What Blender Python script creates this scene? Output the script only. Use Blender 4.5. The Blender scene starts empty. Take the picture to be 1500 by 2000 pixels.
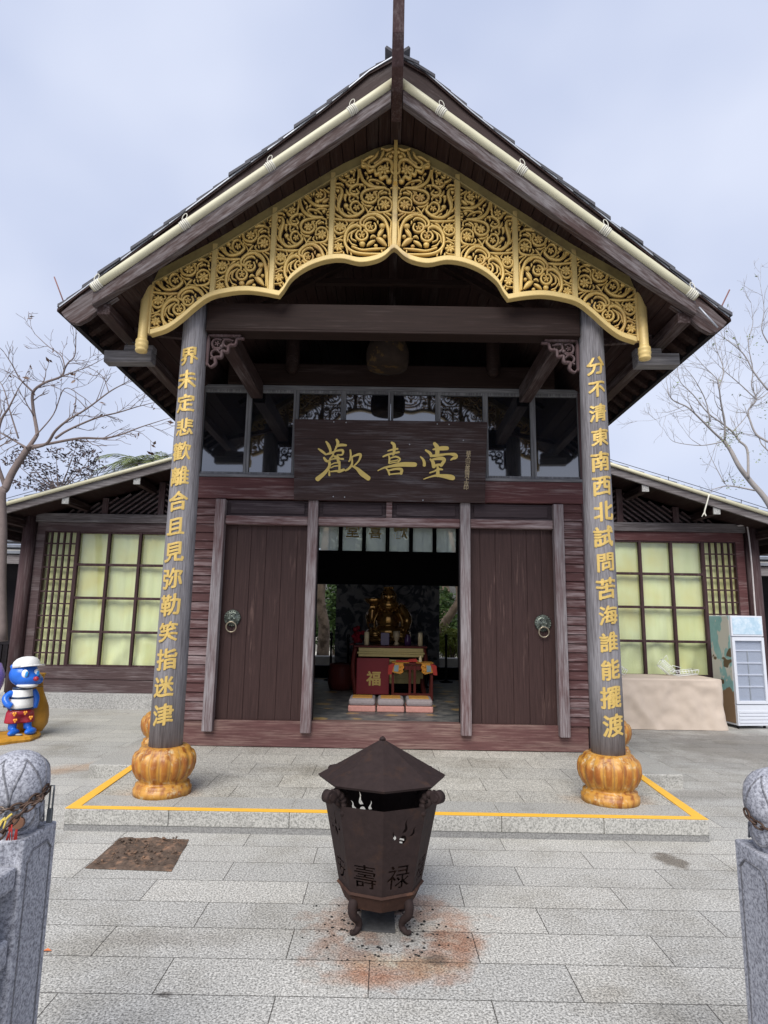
import bpy, bmesh, math, random
from math import sin, cos, pi, radians, sqrt, atan, atan2
from mathutils import Vector, Matrix, noise
random.seed(7)
S = bpy.context.scene
COL = S.collection

# ------------------------------------------------------------------ camera
F = 1210.0; CH = 1.6; CXX = -0.035
PIT = atan(206 / F); ROL = radians(0.95); YAW = -4.4 / F

def _rot(d):
    c, s = cos(PIT), sin(PIT)
    x, y, z = d[0], d[1] * c - d[2] * s, d[1] * s + d[2] * c
    return Vector((x * cos(YAW) + y * sin(YAW), -x * sin(YAW) + y * cos(YAW), z))
R0, F0, U0 = _rot((1, 0, 0)), _rot((0, 1, 0)), _rot((0, 0, 1))
CR = R0 * cos(ROL) + U0 * sin(ROL)
CU = U0 * cos(ROL) - R0 * sin(ROL)
cam_d = bpy.data.cameras.new('camera'); cam = bpy.data.objects.new('camera', cam_d); COL.objects.link(cam)
cam_d.sensor_fit = 'VERTICAL'; cam_d.sensor_height = 36.0; cam_d.lens = F / 2000 * 36
cam_d.clip_start = 0.05; cam_d.clip_end = 2000
M = Matrix.Identity(4)
for i in range(3):
    M[i][0] = CR[i]; M[i][1] = CU[i]; M[i][2] = -F0[i]
M[0][3] = CXX; M[2][3] = CH
cam.matrix_world = M
S.camera = cam

def ray(px, py):
    return CR * (px - 750) + F0 * F - CU * (py - 1000)

def at(px, py, Y):                     # the point seen at a photo pixel, Y metres in front
    d = ray(px, py); t = Y / d.y
    return Vector((CXX + d.x * t, Y, CH + d.z * t))

def atz(px, py, Z=0.0):
    d = ray(px, py); t = (Z - CH) / d.z
    return Vector((CXX + d.x * t, d.y * t, Z))

# ------------------------------------------------------------------ world, sun, exposure
SUN_EL, SUN_AZ = radians(46), radians(196)
w = bpy.data.worlds.new('World'); S.world = w; w.use_nodes = True
nt = w.node_tree; nt.nodes.clear()
def nd(t, typ, **kw):
    n = t.nodes.new(typ)
    for k, v in kw.items():
        if k.startswith('i_'):
            n.inputs[k[2:].replace('_', ' ')].default_value = v
        else:
            setattr(n, k, v)
    return n
out = nd(nt, 'ShaderNodeOutputWorld'); bg = nd(nt, 'ShaderNodeBackground')
sky = nd(nt, 'ShaderNodeTexSky'); sky.sky_type = 'NISHITA'; sky.sun_disc = False
sky.sun_elevation = SUN_EL; sky.sun_rotation = SUN_AZ; sky.dust_density = 3.0; sky.air_density = 1.2
tc = nd(nt, 'ShaderNodeTexCoord'); mp = nd(nt, 'ShaderNodeMapping'); mp.inputs['Scale'].default_value = (1.0, 1.0, 1.5)
nz = nd(nt, 'ShaderNodeTexNoise', i_Scale=1.9, i_Detail=3.5, i_Roughness=0.5)
cr = nd(nt, 'ShaderNodeValToRGB')
cr.color_ramp.elements[0].position = 0.30; cr.color_ramp.elements[0].color = (6.9, 8.0, 11.2, 1)
cr.color_ramp.elements[1].position = 0.68; cr.color_ramp.elements[1].color = (10.6, 11.4, 13.8, 1)
mx = nd(nt, 'ShaderNodeMix', data_type='RGBA'); mx.inputs[0].default_value = 0.86
nt.links.new(tc.outputs['Generated'], mp.inputs[0]); nt.links.new(mp.outputs[0], nz.inputs['Vector'])
nt.links.new(nz.outputs['Fac'], cr.inputs[0])
nt.links.new(sky.outputs[0], mx.inputs[6]); nt.links.new(cr.outputs[0], mx.inputs[7])
nt.links.new(mx.outputs[2], bg.inputs[0]); bg.inputs[1].default_value = 0.054
nt.links.new(bg.outputs[0], out.inputs[0])
sl = bpy.data.lights.new('sun', 'SUN'); sl.energy = 2.9; sl.angle = radians(40); sl.color = (1, 0.97, 0.92)
so = bpy.data.objects.new('sun', sl); COL.objects.link(so)
sd = Vector((sin(SUN_AZ) * cos(SUN_EL), cos(SUN_AZ) * cos(SUN_EL), sin(SUN_EL)))   # towards the sun
so.rotation_euler = (-sd).to_track_quat('-Z', 'Y').to_euler(); so.location = (0, -5, 20)
S.view_settings.view_transform = 'Standard'; S.view_settings.look = 'None'
S.view_settings.exposure = 0.55; S.view_settings.gamma = 1
S.cycles.max_bounces = 8

# ------------------------------------------------------------------ materials
MATS = {}
def newmat(name):
    m = bpy.data.materials.new(name); m.use_nodes = True
    t = m.node_tree; t.nodes.clear()
    o = nd(t, 'ShaderNodeOutputMaterial'); b = nd(t, 'ShaderNodeBsdfPrincipled')
    t.links.new(b.outputs[0], o.inputs[0])
    MATS[name] = m
    return m, t, b
def c4(c): return (c[0], c[1], c[2], 1)
def mixc(t, fac, a, b, mode='MIX'):
    n = nd(t, 'ShaderNodeMix', data_type='RGBA', blend_type=mode)
    for k, v in ((0, fac), (6, a), (7, b)):
        if hasattr(v, 'is_linked') or hasattr(v, 'links'): t.links.new(v, n.inputs[k])
        elif k == 0: n.inputs[0].default_value = v
        else: n.inputs[k].default_value = c4(v)
    return n.outputs[2]
def ramp(t, src, p0, p1, c0=(0, 0, 0), c1=(1, 1, 1)):
    r = nd(t, 'ShaderNodeValToRGB'); e = r.color_ramp.elements
    e[0].position = p0; e[1].position = p1; e[0].color = c4(c0); e[1].color = c4(c1)
    t.links.new(src, r.inputs[0]); return r.outputs[0]
def math_(t, op, a, b=None):
    n = nd(t, 'ShaderNodeMath', operation=op)
    for i, v in enumerate((a, b)):
        if v is None: continue
        if hasattr(v, 'links'): t.links.new(v, n.inputs[i])
        else: n.inputs[i].default_value = v
    return n.outputs[0]
def posvec(t, scale=(1, 1, 1), rot=(0, 0, 0), obj=False):
    g = nd(t, 'ShaderNodeTexCoord').outputs['Object'] if obj else nd(t, 'ShaderNodeNewGeometry').outputs['Position']
    m = nd(t, 'ShaderNodeMapping')
    m.inputs['Rotation'].default_value = rot
    t.links.new(g, m.inputs[0])
    m2 = nd(t, 'ShaderNodeMapping'); m2.inputs['Scale'].default_value = scale
    t.links.new(m.outputs[0], m2.inputs[0])
    return m2.outputs[0]
def noise_(t, vec, scale, detail=3, rough=0.55):
    n = nd(t, 'ShaderNodeTexNoise', i_Scale=scale, i_Detail=detail, i_Roughness=rough)
    t.links.new(vec, n.inputs['Vector']); return n.outputs['Fac']
def bump(t, b, h, strength=0.3, dist=0.01):
    n = nd(t, 'ShaderNodeBump', i_Strength=strength, i_Distance=dist)
    t.links.new(h, n.inputs['Height']); t.links.new(n.outputs[0], b.inputs['Normal'])

def wood(name, paint, grey, amt, axis='x', rot=(0, 0, 0), rough=0.66, gs=1.0, spec=0.14):
    m, t, b = newmat(name)
    st = {'x': (2.6, 60, 60), 'y': (60, 2.6, 60), 'z': (60, 60, 2.6)}[axis]
    st2 = {'x': (0.9, 6, 6), 'y': (6, 0.9, 6), 'z': (6, 6, 0.9)}[axis]
    v = posvec(t, tuple(s * gs for s in st), rot); v2 = posvec(t, st2, rot)
    g = noise_(t, v, 1.0, 5, 0.65); k = noise_(t, v2, 1.0, 5, 0.7)
    s = math_(t, 'ADD', math_(t, 'MULTIPLY', g, 0.45), math_(t, 'MULTIPLY', k, 0.65))
    mask = ramp(t, s, 0.66 - amt * 0.3, 0.84 - amt * 0.3)
    pd = tuple(x * 0.72 for x in paint); pl = tuple(min(1, x * 1.25) for x in paint)
    gd = tuple(x * 0.72 for x in grey); gl = tuple(min(1, x * 1.2) for x in grey)
    gr = ramp(t, g, 0.3, 0.7)
    col = mixc(t, mask, mixc(t, gr, pd, pl), mixc(t, gr, gd, gl))
    t.links.new(col, b.inputs['Base Color']); b.inputs['Roughness'].default_value = rough; b.inputs['Specular IOR Level'].default_value = spec
    bump(t, b, g, 0.35, 0.004)
    return m
DARK = (0.040, 0.022, 0.022); GREY = (0.205, 0.19, 0.20); RED = (0.075, 0.026, 0.028)
TH = radians(35)
for nm_, sg_ in (('left', 1), ('right', -1)):
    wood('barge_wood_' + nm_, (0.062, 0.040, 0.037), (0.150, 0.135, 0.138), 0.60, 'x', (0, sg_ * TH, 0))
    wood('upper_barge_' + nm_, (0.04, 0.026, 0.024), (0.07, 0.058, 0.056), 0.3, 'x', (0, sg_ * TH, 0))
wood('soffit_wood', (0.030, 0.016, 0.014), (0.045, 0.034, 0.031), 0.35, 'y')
wood('beam_wood', (0.020, 0.011, 0.009), (0.045, 0.032, 0.030), 0.2, 'x')
wood('beam_wood_depth', (0.04, 0.024, 0.022), (0.12, 0.10, 0.10), 0.35, 'y')
wood('red_beam', (0.10, 0.042, 0.042), (0.21, 0.16, 0.155), 0.33, 'x')
wood('siding_wood', (0.082, 0.038, 0.037), (0.25, 0.195, 0.195), 0.45, 'x')
wood('door_wood', (0.048, 0.027, 0.025), (0.16, 0.10, 0.085), 0.10, 'z', rough=0.5)
wood('post_wood', (0.13, 0.08, 0.08), (0.24, 0.215, 0.22), 0.72, 'z', gs=1.5)
wood('lintel_wood', (0.11, 0.055, 0.055), (0.27, 0.22, 0.22), 0.55, 'x')
wood('column_wood', (0.125, 0.115, 0.12), (0.215, 0.205, 0.215), 0.78, 'z', gs=1.8)
wood('red_column', (0.12, 0.04, 0.045), (0.18, 0.11, 0.11), 0.3, 'z')
wood('frame_grey', (0.15, 0.15, 0.16), (0.24, 0.24, 0.25), 0.5, 'z')
wood('frame_grey_flat', (0.15, 0.15, 0.16), (0.24, 0.24, 0.25), 0.5, 'x')
wood('plaque_wood', (0.042, 0.026, 0.025), (0.095, 0.085, 0.092), 0.40, 'x')
wood('dark_panel', (0.050, 0.036, 0.040), (0.10, 0.085, 0.09), 0.2, 'x')
wood('wing_wood', (0.075, 0.050, 0.050), (0.15, 0.125, 0.125), 0.45, 'x')
wood('wing_wood_up', (0.070, 0.042, 0.043), (0.13, 0.105, 0.105), 0.4, 'z')
wood('wing_grey', (0.10, 0.085, 0.085), (0.20, 0.185, 0.185), 0.6, 'x')
wood('grille_wood', (0.050, 0.027, 0.029), (0.10, 0.07, 0.07), 0.3, 'z')
wood('bracket_wood', (0.090, 0.055, 0.055), (0.13, 0.10, 0.10), 0.4, 'z')
wood('log_wood', (0.11, 0.10, 0.10), (0.20, 0.19, 0.19), 0.6, 'x')
wood('sill_wood', (0.115, 0.056, 0.053), (0.21, 0.14, 0.12), 0.55, 'x')
wood('black_wood', (0.012, 0.010, 0.012), (0.02, 0.018, 0.02), 0.2, 'x')
wood('red_lacquer', (0.11, 0.022, 0.018), (0.14, 0.04, 0.03), 0.1, 'z', rough=0.4)

def plain(name, col, rough=0.6, metal=0.0, var=0.2, scale=14, bumpy=0.0, col2=None, c2=(0.5, 0.7)):
    m, t, b = newmat(name)
    v = posvec(t); n = noise_(t, v, scale, 4, 0.6)
    c = mixc(t, n, tuple(x * (1 - var) for x in col), tuple(min(1, x * (1 + var)) for x in col))
    if col2:
        n2 = noise_(t, v, scale * 0.37, 4, 0.65); c = mixc(t, ramp(t, n2, *c2), c, col2)
    t.links.new(c, b.inputs['Base Color'])
    b.inputs['Roughness'].default_value = rough; b.inputs['Metallic'].default_value = metal
    if rough >= .7: b.inputs['Specular IOR Level'].default_value = 0.16
    if bumpy: bump(t, b, n, bumpy, 0.01)
    return m
plain('gold_paint', (0.67, 0.455, 0.14), 0.45, 0.12, 0.20, 9, 0.05, (0.46, 0.27, 0.09), (0.54, 0.74))
plain('gold_rail', (0.62, 0.455, 0.175), 0.48, 0.1, 0.2, 7, 0.05, (0.30, 0.21, 0.11), (0.58, 0.74))
plain('gold_old_shaded', (0.34, 0.26, 0.10), 0.6, 0.1, 0.25, 9, 0.05, (0.18, 0.13, 0.06), (0.5, 0.7))  # dirtier old gold, darkened further with the roof's shade on the top rail
plain('gold_letter', (0.56, 0.39, 0.115), 0.45, 0.25, 0.12, 30)
plain('plaque_gold', (0.60, 0.45, 0.13), 0.5, 0.2, 0.12, 20)
plain('faded_gold', (0.45, 0.36, 0.22), 0.6, 0.1, 0.15, 20)
plain('pipe_cream', (0.53, 0.50, 0.35), 0.5, 0, 0.12, 6, 0, (0.42, 0.39, 0.26), (0.60, 0.80))
plain('tie_cream', (0.62, 0.60, 0.52), 0.7)
plain('shingle', (0.085, 0.085, 0.095), 0.8, 0, 0.45, 9, 0.3)
plain('roof_tile', (0.16, 0.17, 0.19), 0.75, 0, 0.4, 8, 0.3)
plain('flashing', (0.36, 0.38, 0.42), 0.5, 0.3, 0.15)
plain('iron_rust', (0.030, 0.020, 0.019), 0.75, 0.2, 0.35, 30, 0.25, (0.052, 0.029, 0.021), (0.55, 0.8))
plain('iron_hot', (0.045, 0.024, 0.018), 0.85, 0.1, 0.45, 26, 0.3, (0.12, 0.058, 0.035), (0.54, 0.74))
plain('ash_plate', (0.06, 0.06, 0.062), 0.8, 0.1, 0.5, 40, 0.3)
plain('char_black', (0.02, 0.02, 0.02), 0.95, 0, 0.4, 60)
plain('yellow_line', (0.80, 0.44, 0.045), 0.6, 0, 0.12, 25, 0, (0.62, 0.38, 0.09), (0.60, 0.75))
plain('statue_blue', (0.015, 0.13, 0.58), 0.28, 0, 0.2, 6)
plain('statue_white', (0.72, 0.72, 0.70), 0.4, 0, 0.06)
plain('statue_navy', (0.02, 0.035, 0.07), 0.4)
plain('statue_red', (0.32, 0.016, 0.03), 0.35, 0, 0.15)
plain('statue_orange', (0.75, 0.30, 0.03), 0.4)
plain('statue_yellow', (0.50, 0.24, 0.02), 0.5, 0, 0.3, 7, 0.2, (0.33, 0.16, 0.02), (0.5, 0.7))
plain('statue_tan', (0.75, 0.42, 0.12), 0.5)
plain('statue_purple', (0.24, 0.16, 0.42), 0.45, 0, 0.25, 8)
plain('eye_blue', (0.02, 0.25, 0.65), 0.2); plain('eye_black', (0.01, 0.01, 0.012), 0.2)
plain('cloth_beige', (0.52, 0.435, 0.36), 0.9, 0, 0.12, 6, 0.1)
plain('white_metal', (0.58, 0.60, 0.65), 0.4, 0, 0.05)
plain('fridge_inner', (0.36, 0.39, 0.45), 0.5, 0, 0.12, 4)
plain('fridge_grey', (0.30, 0.32, 0.34), 0.5)
plain('wire_white', (0.78, 0.80, 0.80), 0.4)
plain('chain_rust', (0.075, 0.045, 0.032), 0.55, 0.6, 0.5, 60, 0.1, (0.28, 0.24, 0.20), (0.58, 0.72))
plain('brass_lock', (0.20, 0.10, 0.06), 0.5, 0.4); plain('steel_lock', (0.10, 0.11, 0.12), 0.4, 0.6)
plain('ribbon_red', (0.30, 0.03, 0.025), 0.8); plain('ribbon_yellow', (0.55, 0.42, 0.10), 0.8)
plain('bronze', (0.15, 0.17, 0.145), 0.42, 0.55, 0.4, 50, 0, (0.05, 0.06, 0.055), (0.5, 0.6))
plain('brass_ring', (0.35, 0.30, 0.22), 0.35, 0.7)
plain('buddha_gold', (0.42, 0.23, 0.065), 0.26, 0.7, 0.35, 12, 0, (0.16, 0.07, 0.03), (0.52, 0.64))
plain('candle', (0.72, 0.60, 0.36), 0.5); plain('altar_red', (0.20, 0.010, 0.016), 0.6, 0, 0.1)
plain('altar_gold', (0.45, 0.36, 0.14), 0.5, 0.2, 0.2, 30)
plain('cushion_grey', (0.30, 0.26, 0.26), 0.9, 0, 0.25, 40); plain('cushion_pink', (0.52, 0.26, 0.22), 0.9, 0, 0.25, 30)
plain('cushion_orange', (0.50, 0.25, 0.06), 0.8, 0, 0.35, 30)
plain('banner_orange', (0.55, 0.26, 0.05), 0.8, 0, 0.3, 30); plain('banner_red', (0.42, 0.05, 0.04), 0.8); plain('banner_teal', (0.25, 0.33, 0.36), 0.8)
plain('stanchion', (0.03, 0.03, 0.035), 0.3, 0.7)
plain('purple_glass', (0.06, 0.025, 0.08), 0.25); plain('flower_red', (0.20, 0.01, 0.02), 0.8)
plain('bark_left', (0.17, 0.135, 0.125), 0.9, 0, 0.3, 12, 0.3); plain('bark_right', (0.29, 0.265, 0.25), 0.9, 0, 0.25, 10, 0.2)
plain('bark_back', (0.25, 0.19, 0.14), 0.95, 0, 0.6, 9, 0.6, (0.10, 0.075, 0.055), (0.5, 0.62))
plain('pvc_grey', (0.50, 0.46, 0.45), 0.5); plain('cable', (0.03, 0.03, 0.035), 0.6)
plain('rod_rust', (0.20, 0.10, 0.09), 0.7)
plain('soil_dark', (0.10, 0.072, 0.055), 1.0, 0, 0.7, 40, 0.8, (0.24, 0.145, 0.095), (0.5, 0.68))
plain('leaf_fallen', (0.55, 0.16, 0.06), 0.8)
plain('curb_stone', (0.34, 0.32, 0.29), 0.9, 0, 0.25, 8, 0.3); plain('rock', (0.23, 0.22, 0.20), 0.95, 0, 0.4, 2.5, 0.6)
plain('lantern_cloth', (0.022, 0.014, 0.010), 0.8, 0, 0.5, 14, 0, (0.06, 0.035, 0.012), (0.55, 0.6))
plain('yard_earth', (0.55, 0.52, 0.47), 0.95, 0, 0.3, 1.5)

def leafmat(name, a, b_):
    m, t, b = newmat(name)
    v = posvec(t); n = noise_(t, v, 3.0, 3); n2 = noise_(t, v, 25, 1)
    c = mixc(t, ramp(t, math_(t, 'ADD', math_(t, 'MULTIPLY', n, .6), math_(t, 'MULTIPLY', n2, .4)), .35, .65), a, b_)
    t.links.new(c, b.inputs['Base Color']); b.inputs['Roughness'].default_value = 0.6
    try: b.inputs['Transmission Weight'].default_value = 0.0
    except Exception: pass
    return m
leafmat('leaf_green', (0.035, 0.075, 0.018), (0.11, 0.19, 0.035)); leafmat('leaf_yellow', (0.14, 0.19, 0.02), (0.34, 0.36, 0.06))
leafmat('leaf_dark', (0.028, 0.020, 0.024), (0.075, 0.05, 0.05)); leafmat('leaf_pale', (0.12, 0.17, 0.05), (0.25, 0.29, 0.13))
leafmat('leaf_brown', (0.10, 0.055, 0.04), (0.20, 0.12, 0.08)); leafmat('palm_green', (0.05, 0.08, 0.03), (0.22, 0.25, 0.08))
leafmat('leaf_grey', (0.07, 0.09, 0.06), (0.16, 0.18, 0.13))

def granite(name, base, dark, light, fine, contrast=0.12, mottled=0.25, dirt=None):
    m, t, b = newmat(name)
    v = posvec(t); n = noise_(t, v, fine, 2.5, 0.75); k = noise_(t, v, 1.6, 4, 0.6)
    c = mixc(t, ramp(t, n, 0.5 - contrast, 0.5 + contrast * 0.2), dark, base)
    c = mixc(t, ramp(t, n, 0.52, 0.52 + contrast * 1.3), c, light)
    c = mixc(t, mottled, c, mixc(t, k, tuple(x * .6 for x in base), tuple(min(1, x * 1.35) for x in base)), 'MIX')
    if dirt: c = mixc(t, ramp(t, noise_(t, v, 2.3, 5, .7), .55, .75), c, dirt)
    t.links.new(c, b.inputs['Base Color']); b.inputs['Roughness'].default_value = 0.75
    bump(t, b, n, 0.12, 0.004)
    return m
granite('granite_post', (0.33, 0.335, 0.37), (0.09, 0.09, 0.11), (0.52, 0.53, 0.57), 105, 0.14)
granite('wet_stone', (0.22, 0.215, 0.205), (0.10, 0.10, 0.10), (0.30, 0.30, 0.29), 85, 0.14)
granite('groove_stone', (0.15, 0.15, 0.165), (0.06, 0.06, 0.07), (0.22, 0.22, 0.24), 105, 0.14)
granite('granite_step', (0.37, 0.36, 0.33), (0.12, 0.12, 0.11), (0.53, 0.52, 0.48), 85, 0.14, dirt=(0.20, 0.19, 0.17))
granite('granite_plinth', (0.34, 0.335, 0.32), (0.15, 0.15, 0.145), (0.48, 0.47, 0.45), 45, 0.14, dirt=(0.20, 0.19, 0.18))

def paving(name, bw, rh, base, stains):
    m, t, b = newmat(name)
    v = posvec(t)
    wob = nd(t, 'ShaderNodeTexNoise', i_Scale=0.8, i_Detail=1.0); t.links.new(v, wob.inputs['Vector'])
    vm = nd(t, 'ShaderNodeVectorMath', operation='MULTIPLY_ADD'); t.links.new(wob.outputs['Color'], vm.inputs[0])
    vm.inputs[1].default_value = (0.02, 0.012, 0); t.links.new(v, vm.inputs[2])
    br = nd(t, 'ShaderNodeTexBrick', i_Scale=1.0, i_Mortar_Size=0.0029, i_Brick_Width=bw, i_Row_Height=rh, i_Mortar_Smooth=0.2, i_Bias=0.0)
    br.offset = 0.43; br.offset_frequency = 2
    br.inputs['Color1'].default_value = (0.88, 0.88, 0.87, 1); br.inputs['Color2'].default_value = (1.05, 1.04, 1.01, 1); br.inputs['Mortar'].default_value = (0.2, 0.19, 0.18, 1)
    mpn = nd(t, 'ShaderNodeMapping'); mpn.inputs['Location'].default_value = (0.07, 0.235, 0)
    t.links.new(vm.outputs[0], mpn.inputs[0]); t.links.new(mpn.outputs[0], br.inputs['Vector'])
    n = noise_(t, v, 95, 2.5, 0.75); n2 = noise_(t, v, 30, 2, 0.7)
    c = mixc(t, ramp(t, n, 0.38, 0.54), tuple(x * .34 for x in base), base)
    c = mixc(t, ramp(t, n, 0.53, 0.70), c, tuple(min(1, x * 1.5) for x in base))
    c = mixc(t, ramp(t, n2, .35, .65), mixc(t, 1.0, c, (.86, .86, .86), 'MULTIPLY'), c)
    c = mixc(t, 1.0, c, br.outputs['Color'], 'MULTIPLY')
    g = nd(t, 'ShaderNodeNewGeometry').outputs['Position']
    dn = noise_(t, v, 1.1, 5, 0.65)
    c = mixc(t, ramp(t, dn, .48, .72), c, mixc(t, 1.0, c, (.66, .64, .60), 'MULTIPLY'))
    for (cx, cy, rx, ry, ang, inner, col, amt, soft) in stains:
        a = nd(t, 'ShaderNodeVectorMath', operation='SUBTRACT'); t.links.new(g, a.inputs[0]); a.inputs[1].default_value = (cx, cy, 0)
        mm = nd(t, 'ShaderNodeMapping'); mm.vector_type = 'TEXTURE'; mm.inputs['Rotation'].default_value = (0, 0, ang); mm.inputs['Scale'].default_value = (rx, ry, 1000)
        t.links.new(a.outputs[0], mm.inputs[0])
        L = nd(t, 'ShaderNodeVectorMath', operation='LENGTH'); t.links.new(mm.outputs[0], L.inputs[0])
        ns = noise_(t, v, 3.2 / max(rx, ry) ** .5, 5, .7)
        d = math_(t, 'ADD', L.outputs['Value'], math_(t, 'MULTIPLY', math_(t, 'SUBTRACT', ns, 0.5), 1.9))
        f = ramp(t, d, 1.0 - soft, 1.0, (1, 1, 1), (0, 0, 0))
        if inner: f = math_(t, 'MULTIPLY', f, ramp(t, d, inner - .3, inner))
        f = math_(t, 'MULTIPLY', f, amt)
        c = mixc(t, f, c, mixc(t, 1.0, c, col, 'MULTIPLY'))
    t.links.new(c, b.inputs['Base Color']); b.inputs['Roughness'].default_value = 0.72
    h = math_(t, 'ADD', math_(t, 'MULTIPLY', br.outputs['Fac'], -1.0), math_(t, 'MULTIPLY', n, 0.25))
    bump(t, b, h, 0.35, 0.004)
    return m
paving('plaza_paving', 0.92, 0.29, (0.52, 0.508, 0.478), [
    (0.05, 3.50, 0.50, 0.50, 0, 0.62, (0.74, 0.42, 0.29), 0.85, 0.5),
    (0.02, 3.58, 0.36, 0.34, 0, 0, (0.62, 0.60, 0.60), 0.85, 0.6),
    (0.34, 3.42, 0.16, 0.26, 0.2, 0, (0.80, 0.55, 0.42), 0.8, 0.7),
    (0.0, 3.10, 0.34, 0.09, 0.05, 0, (0.82, 0.48, 0.32), 0.75, 0.7),
    (0.12, 3.22, 0.34, 0.12, 0, 0, (0.95, 0.80, 0.55), 0.6, 0.7),
    (0.24, 3.26, 0.08, 0.06, 0, 0, (0.45, 0.45, 0.46), 0.9, 0.5),
    (-3.3, 6.75, 0.95, 0.24, 0.75, 0, (0.90, 0.62, 0.42), 0.75, 0.9),
    (1.95, 4.55, 0.10, 0.17, 0.3, 0, (0.42, 0.38, 0.34), 0.95, 0.4),
    (-1.15, 3.4, 0.45, 0.10, 0.0, 0, (0.76, 0.74, 0.72), 0.8, 0.8),
    (-0.95, 2.95, 0.05, 0.03, 0.0, 0, (0.35, 0.33, 0.32), 0.9, 0.6),
    (0.95, 3.0, 0.22, 0.10, 0.6, 0, (0.80, 0.78, 0.75), 0.8, 0.8),
    (1.3, 2.75, 0.03, 0.03, 0.0, 0, (0.30, 0.29, 0.28), 0.9, 0.6),
    (-2.9, 5.2, 0.35, 0.10, 0.1, 0, (0.62, 0.60, 0.58), 0.8, 0.8),
    (5.2, 8.4, 2.6, 1.8, 0, 0, (0.50, 0.47, 0.45), 0.8, 0.6),
    (3.0, 6.2, 0.8, 0.25, 0.2, 0, (0.62, 0.60, 0.58), 0.8, 0.7)])
paving('porch_paving', 0.60, 0.42, (0.53, 0.51, 0.46), [
    (-1.85, 5.35, 0.42, 0.4, 0, 0, (0.92, 0.78, 0.68), 0.6, 0.5), (1.85, 5.35, 0.42, 0.4, 0, 0, (0.92, 0.78, 0.68), 0.7, 0.5),
    (-0.7, 6.3, 0.9, 0.2, 0.1, 0, (0.75, 0.73, 0.70), 0.7, 0.7), (1.0, 6.7, 0.8, 0.25, 0, 0, (0.72, 0.70, 0.68), 0.7, 0.7)])

m, t, b = newmat('hall_floor')
v = posvec(t); vo = nd(t, 'ShaderNodeTexVoronoi', i_Scale=2.3, i_Randomness=0.35); t.links.new(v, vo.inputs['Vector'])
n = noise_(t, v, 12, 4)
c = mixc(t, ramp(t, noise_(t, v, 5, 4, .7), .4, .65), (0.06, 0.065, 0.072), (0.21, 0.20, 0.185))
c = mixc(t, ramp(t, math_(t, 'ADD', vo.outputs['Distance'], math_(t, 'MULTIPLY', n, .2)), .32, .37, (1, 1, 1), (0, 0, 0)), c, (0.36, 0.24, 0.10))
t.links.new(c, b.inputs['Base Color']); b.inputs['Roughness'].default_value = 0.42

m, t, b = newmat('window_glass')                    # dark mirror-like hall glazing
b.inputs['Base Color'].default_value = (0.006, 0.007, 0.010, 1); b.inputs['Roughness'].default_value = 0.04; b.inputs['IOR'].default_value = 2.7
v = posvec(t, (1, 1, 0.3)); bump(t, b, noise_(t, v, 1.6, 2), 0.012, 0.05)
def clearglass(name, tint, ior=1.5):
    m = bpy.data.materials.new(name); m.use_nodes = True; t = m.node_tree; t.nodes.clear(); MATS[name] = m
    o = nd(t, 'ShaderNodeOutputMaterial'); tr = nd(t, 'ShaderNodeBsdfTransparent'); gl = nd(t, 'ShaderNodeBsdfGlossy'); gl.inputs['Roughness'].default_value = 0.05
    tr.inputs[0].default_value = c4(tint); lw = nd(t, 'ShaderNodeLayerWeight', i_Blend=0.5); f0 = ((ior - 1) / (ior + 1)) ** 2; fr = nd(t, 'ShaderNodeMath', operation='MULTIPLY_ADD', use_clamp=True)
    pw = nd(t, 'ShaderNodeMath', operation='POWER'); pw.inputs[1].default_value = 4.0; t.links.new(lw.outputs['Facing'], pw.inputs[0]); t.links.new(pw.outputs[0], fr.inputs[0]); fr.inputs[1].default_value = 1 - f0; fr.inputs[2].default_value = f0; ms = nd(t, 'ShaderNodeMixShader')
    t.links.new(fr.outputs[0], ms.inputs[0]); t.links.new(tr.outputs[0], ms.inputs[1]); t.links.new(gl.outputs[0], ms.inputs[2]); t.links.new(ms.outputs[0], o.inputs[0])
clearglass('pane_clear', (0.95, 0.97, 0.95), 1.9); clearglass('fridge_glass', (0.95, 0.96, 0.98), 1.55)
m = bpy.data.materials.new('dusty_glass'); m.use_nodes = True; t = m.node_tree; t.nodes.clear(); MATS['dusty_glass'] = m
o = nd(t, 'ShaderNodeOutputMaterial'); tr = nd(t, 'ShaderNodeBsdfTransparent'); tl_ = nd(t, 'ShaderNodeBsdfTranslucent'); ms = nd(t, 'ShaderNodeMixShader'); ms.inputs[0].default_value = .34
tl_.inputs[0].default_value = (.72, .78, .72, 1); t.links.new(tr.outputs[0], ms.inputs[1]); t.links.new(tl_.outputs[0], ms.inputs[2]); t.links.new(ms.outputs[0], o.inputs[0])

m, t, b = newmat('curtain')
v = posvec(t, (9, 9, 0.8)); n = noise_(t, v, 1.0, 3); n2 = noise_(t, posvec(t), 1.3, 3)
c = mixc(t, n, (0.62, 0.67, 0.33), (0.75, 0.78, 0.50)); c = mixc(t, ramp(t, n2, .45, .7), c, (0.66, 0.62, 0.27))
t.links.new(c, b.inputs['Base Color']); b.inputs['Roughness'].default_value = 0.85; bump(t, b, n, 0.5, 0.03)
tl_ = nd(t, 'ShaderNodeBsdfTranslucent'); ms = nd(t, 'ShaderNodeMixShader'); ms.inputs[0].default_value = .05; t.links.new(c, tl_.inputs[0])
o = [q for q in t.nodes if q.type == 'OUTPUT_MATERIAL'][0]; t.links.new(b.outputs[0], ms.inputs[1]); t.links.new(tl_.outputs[0], ms.inputs[2]); t.links.new(ms.outputs[0], o.inputs[0])

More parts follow.
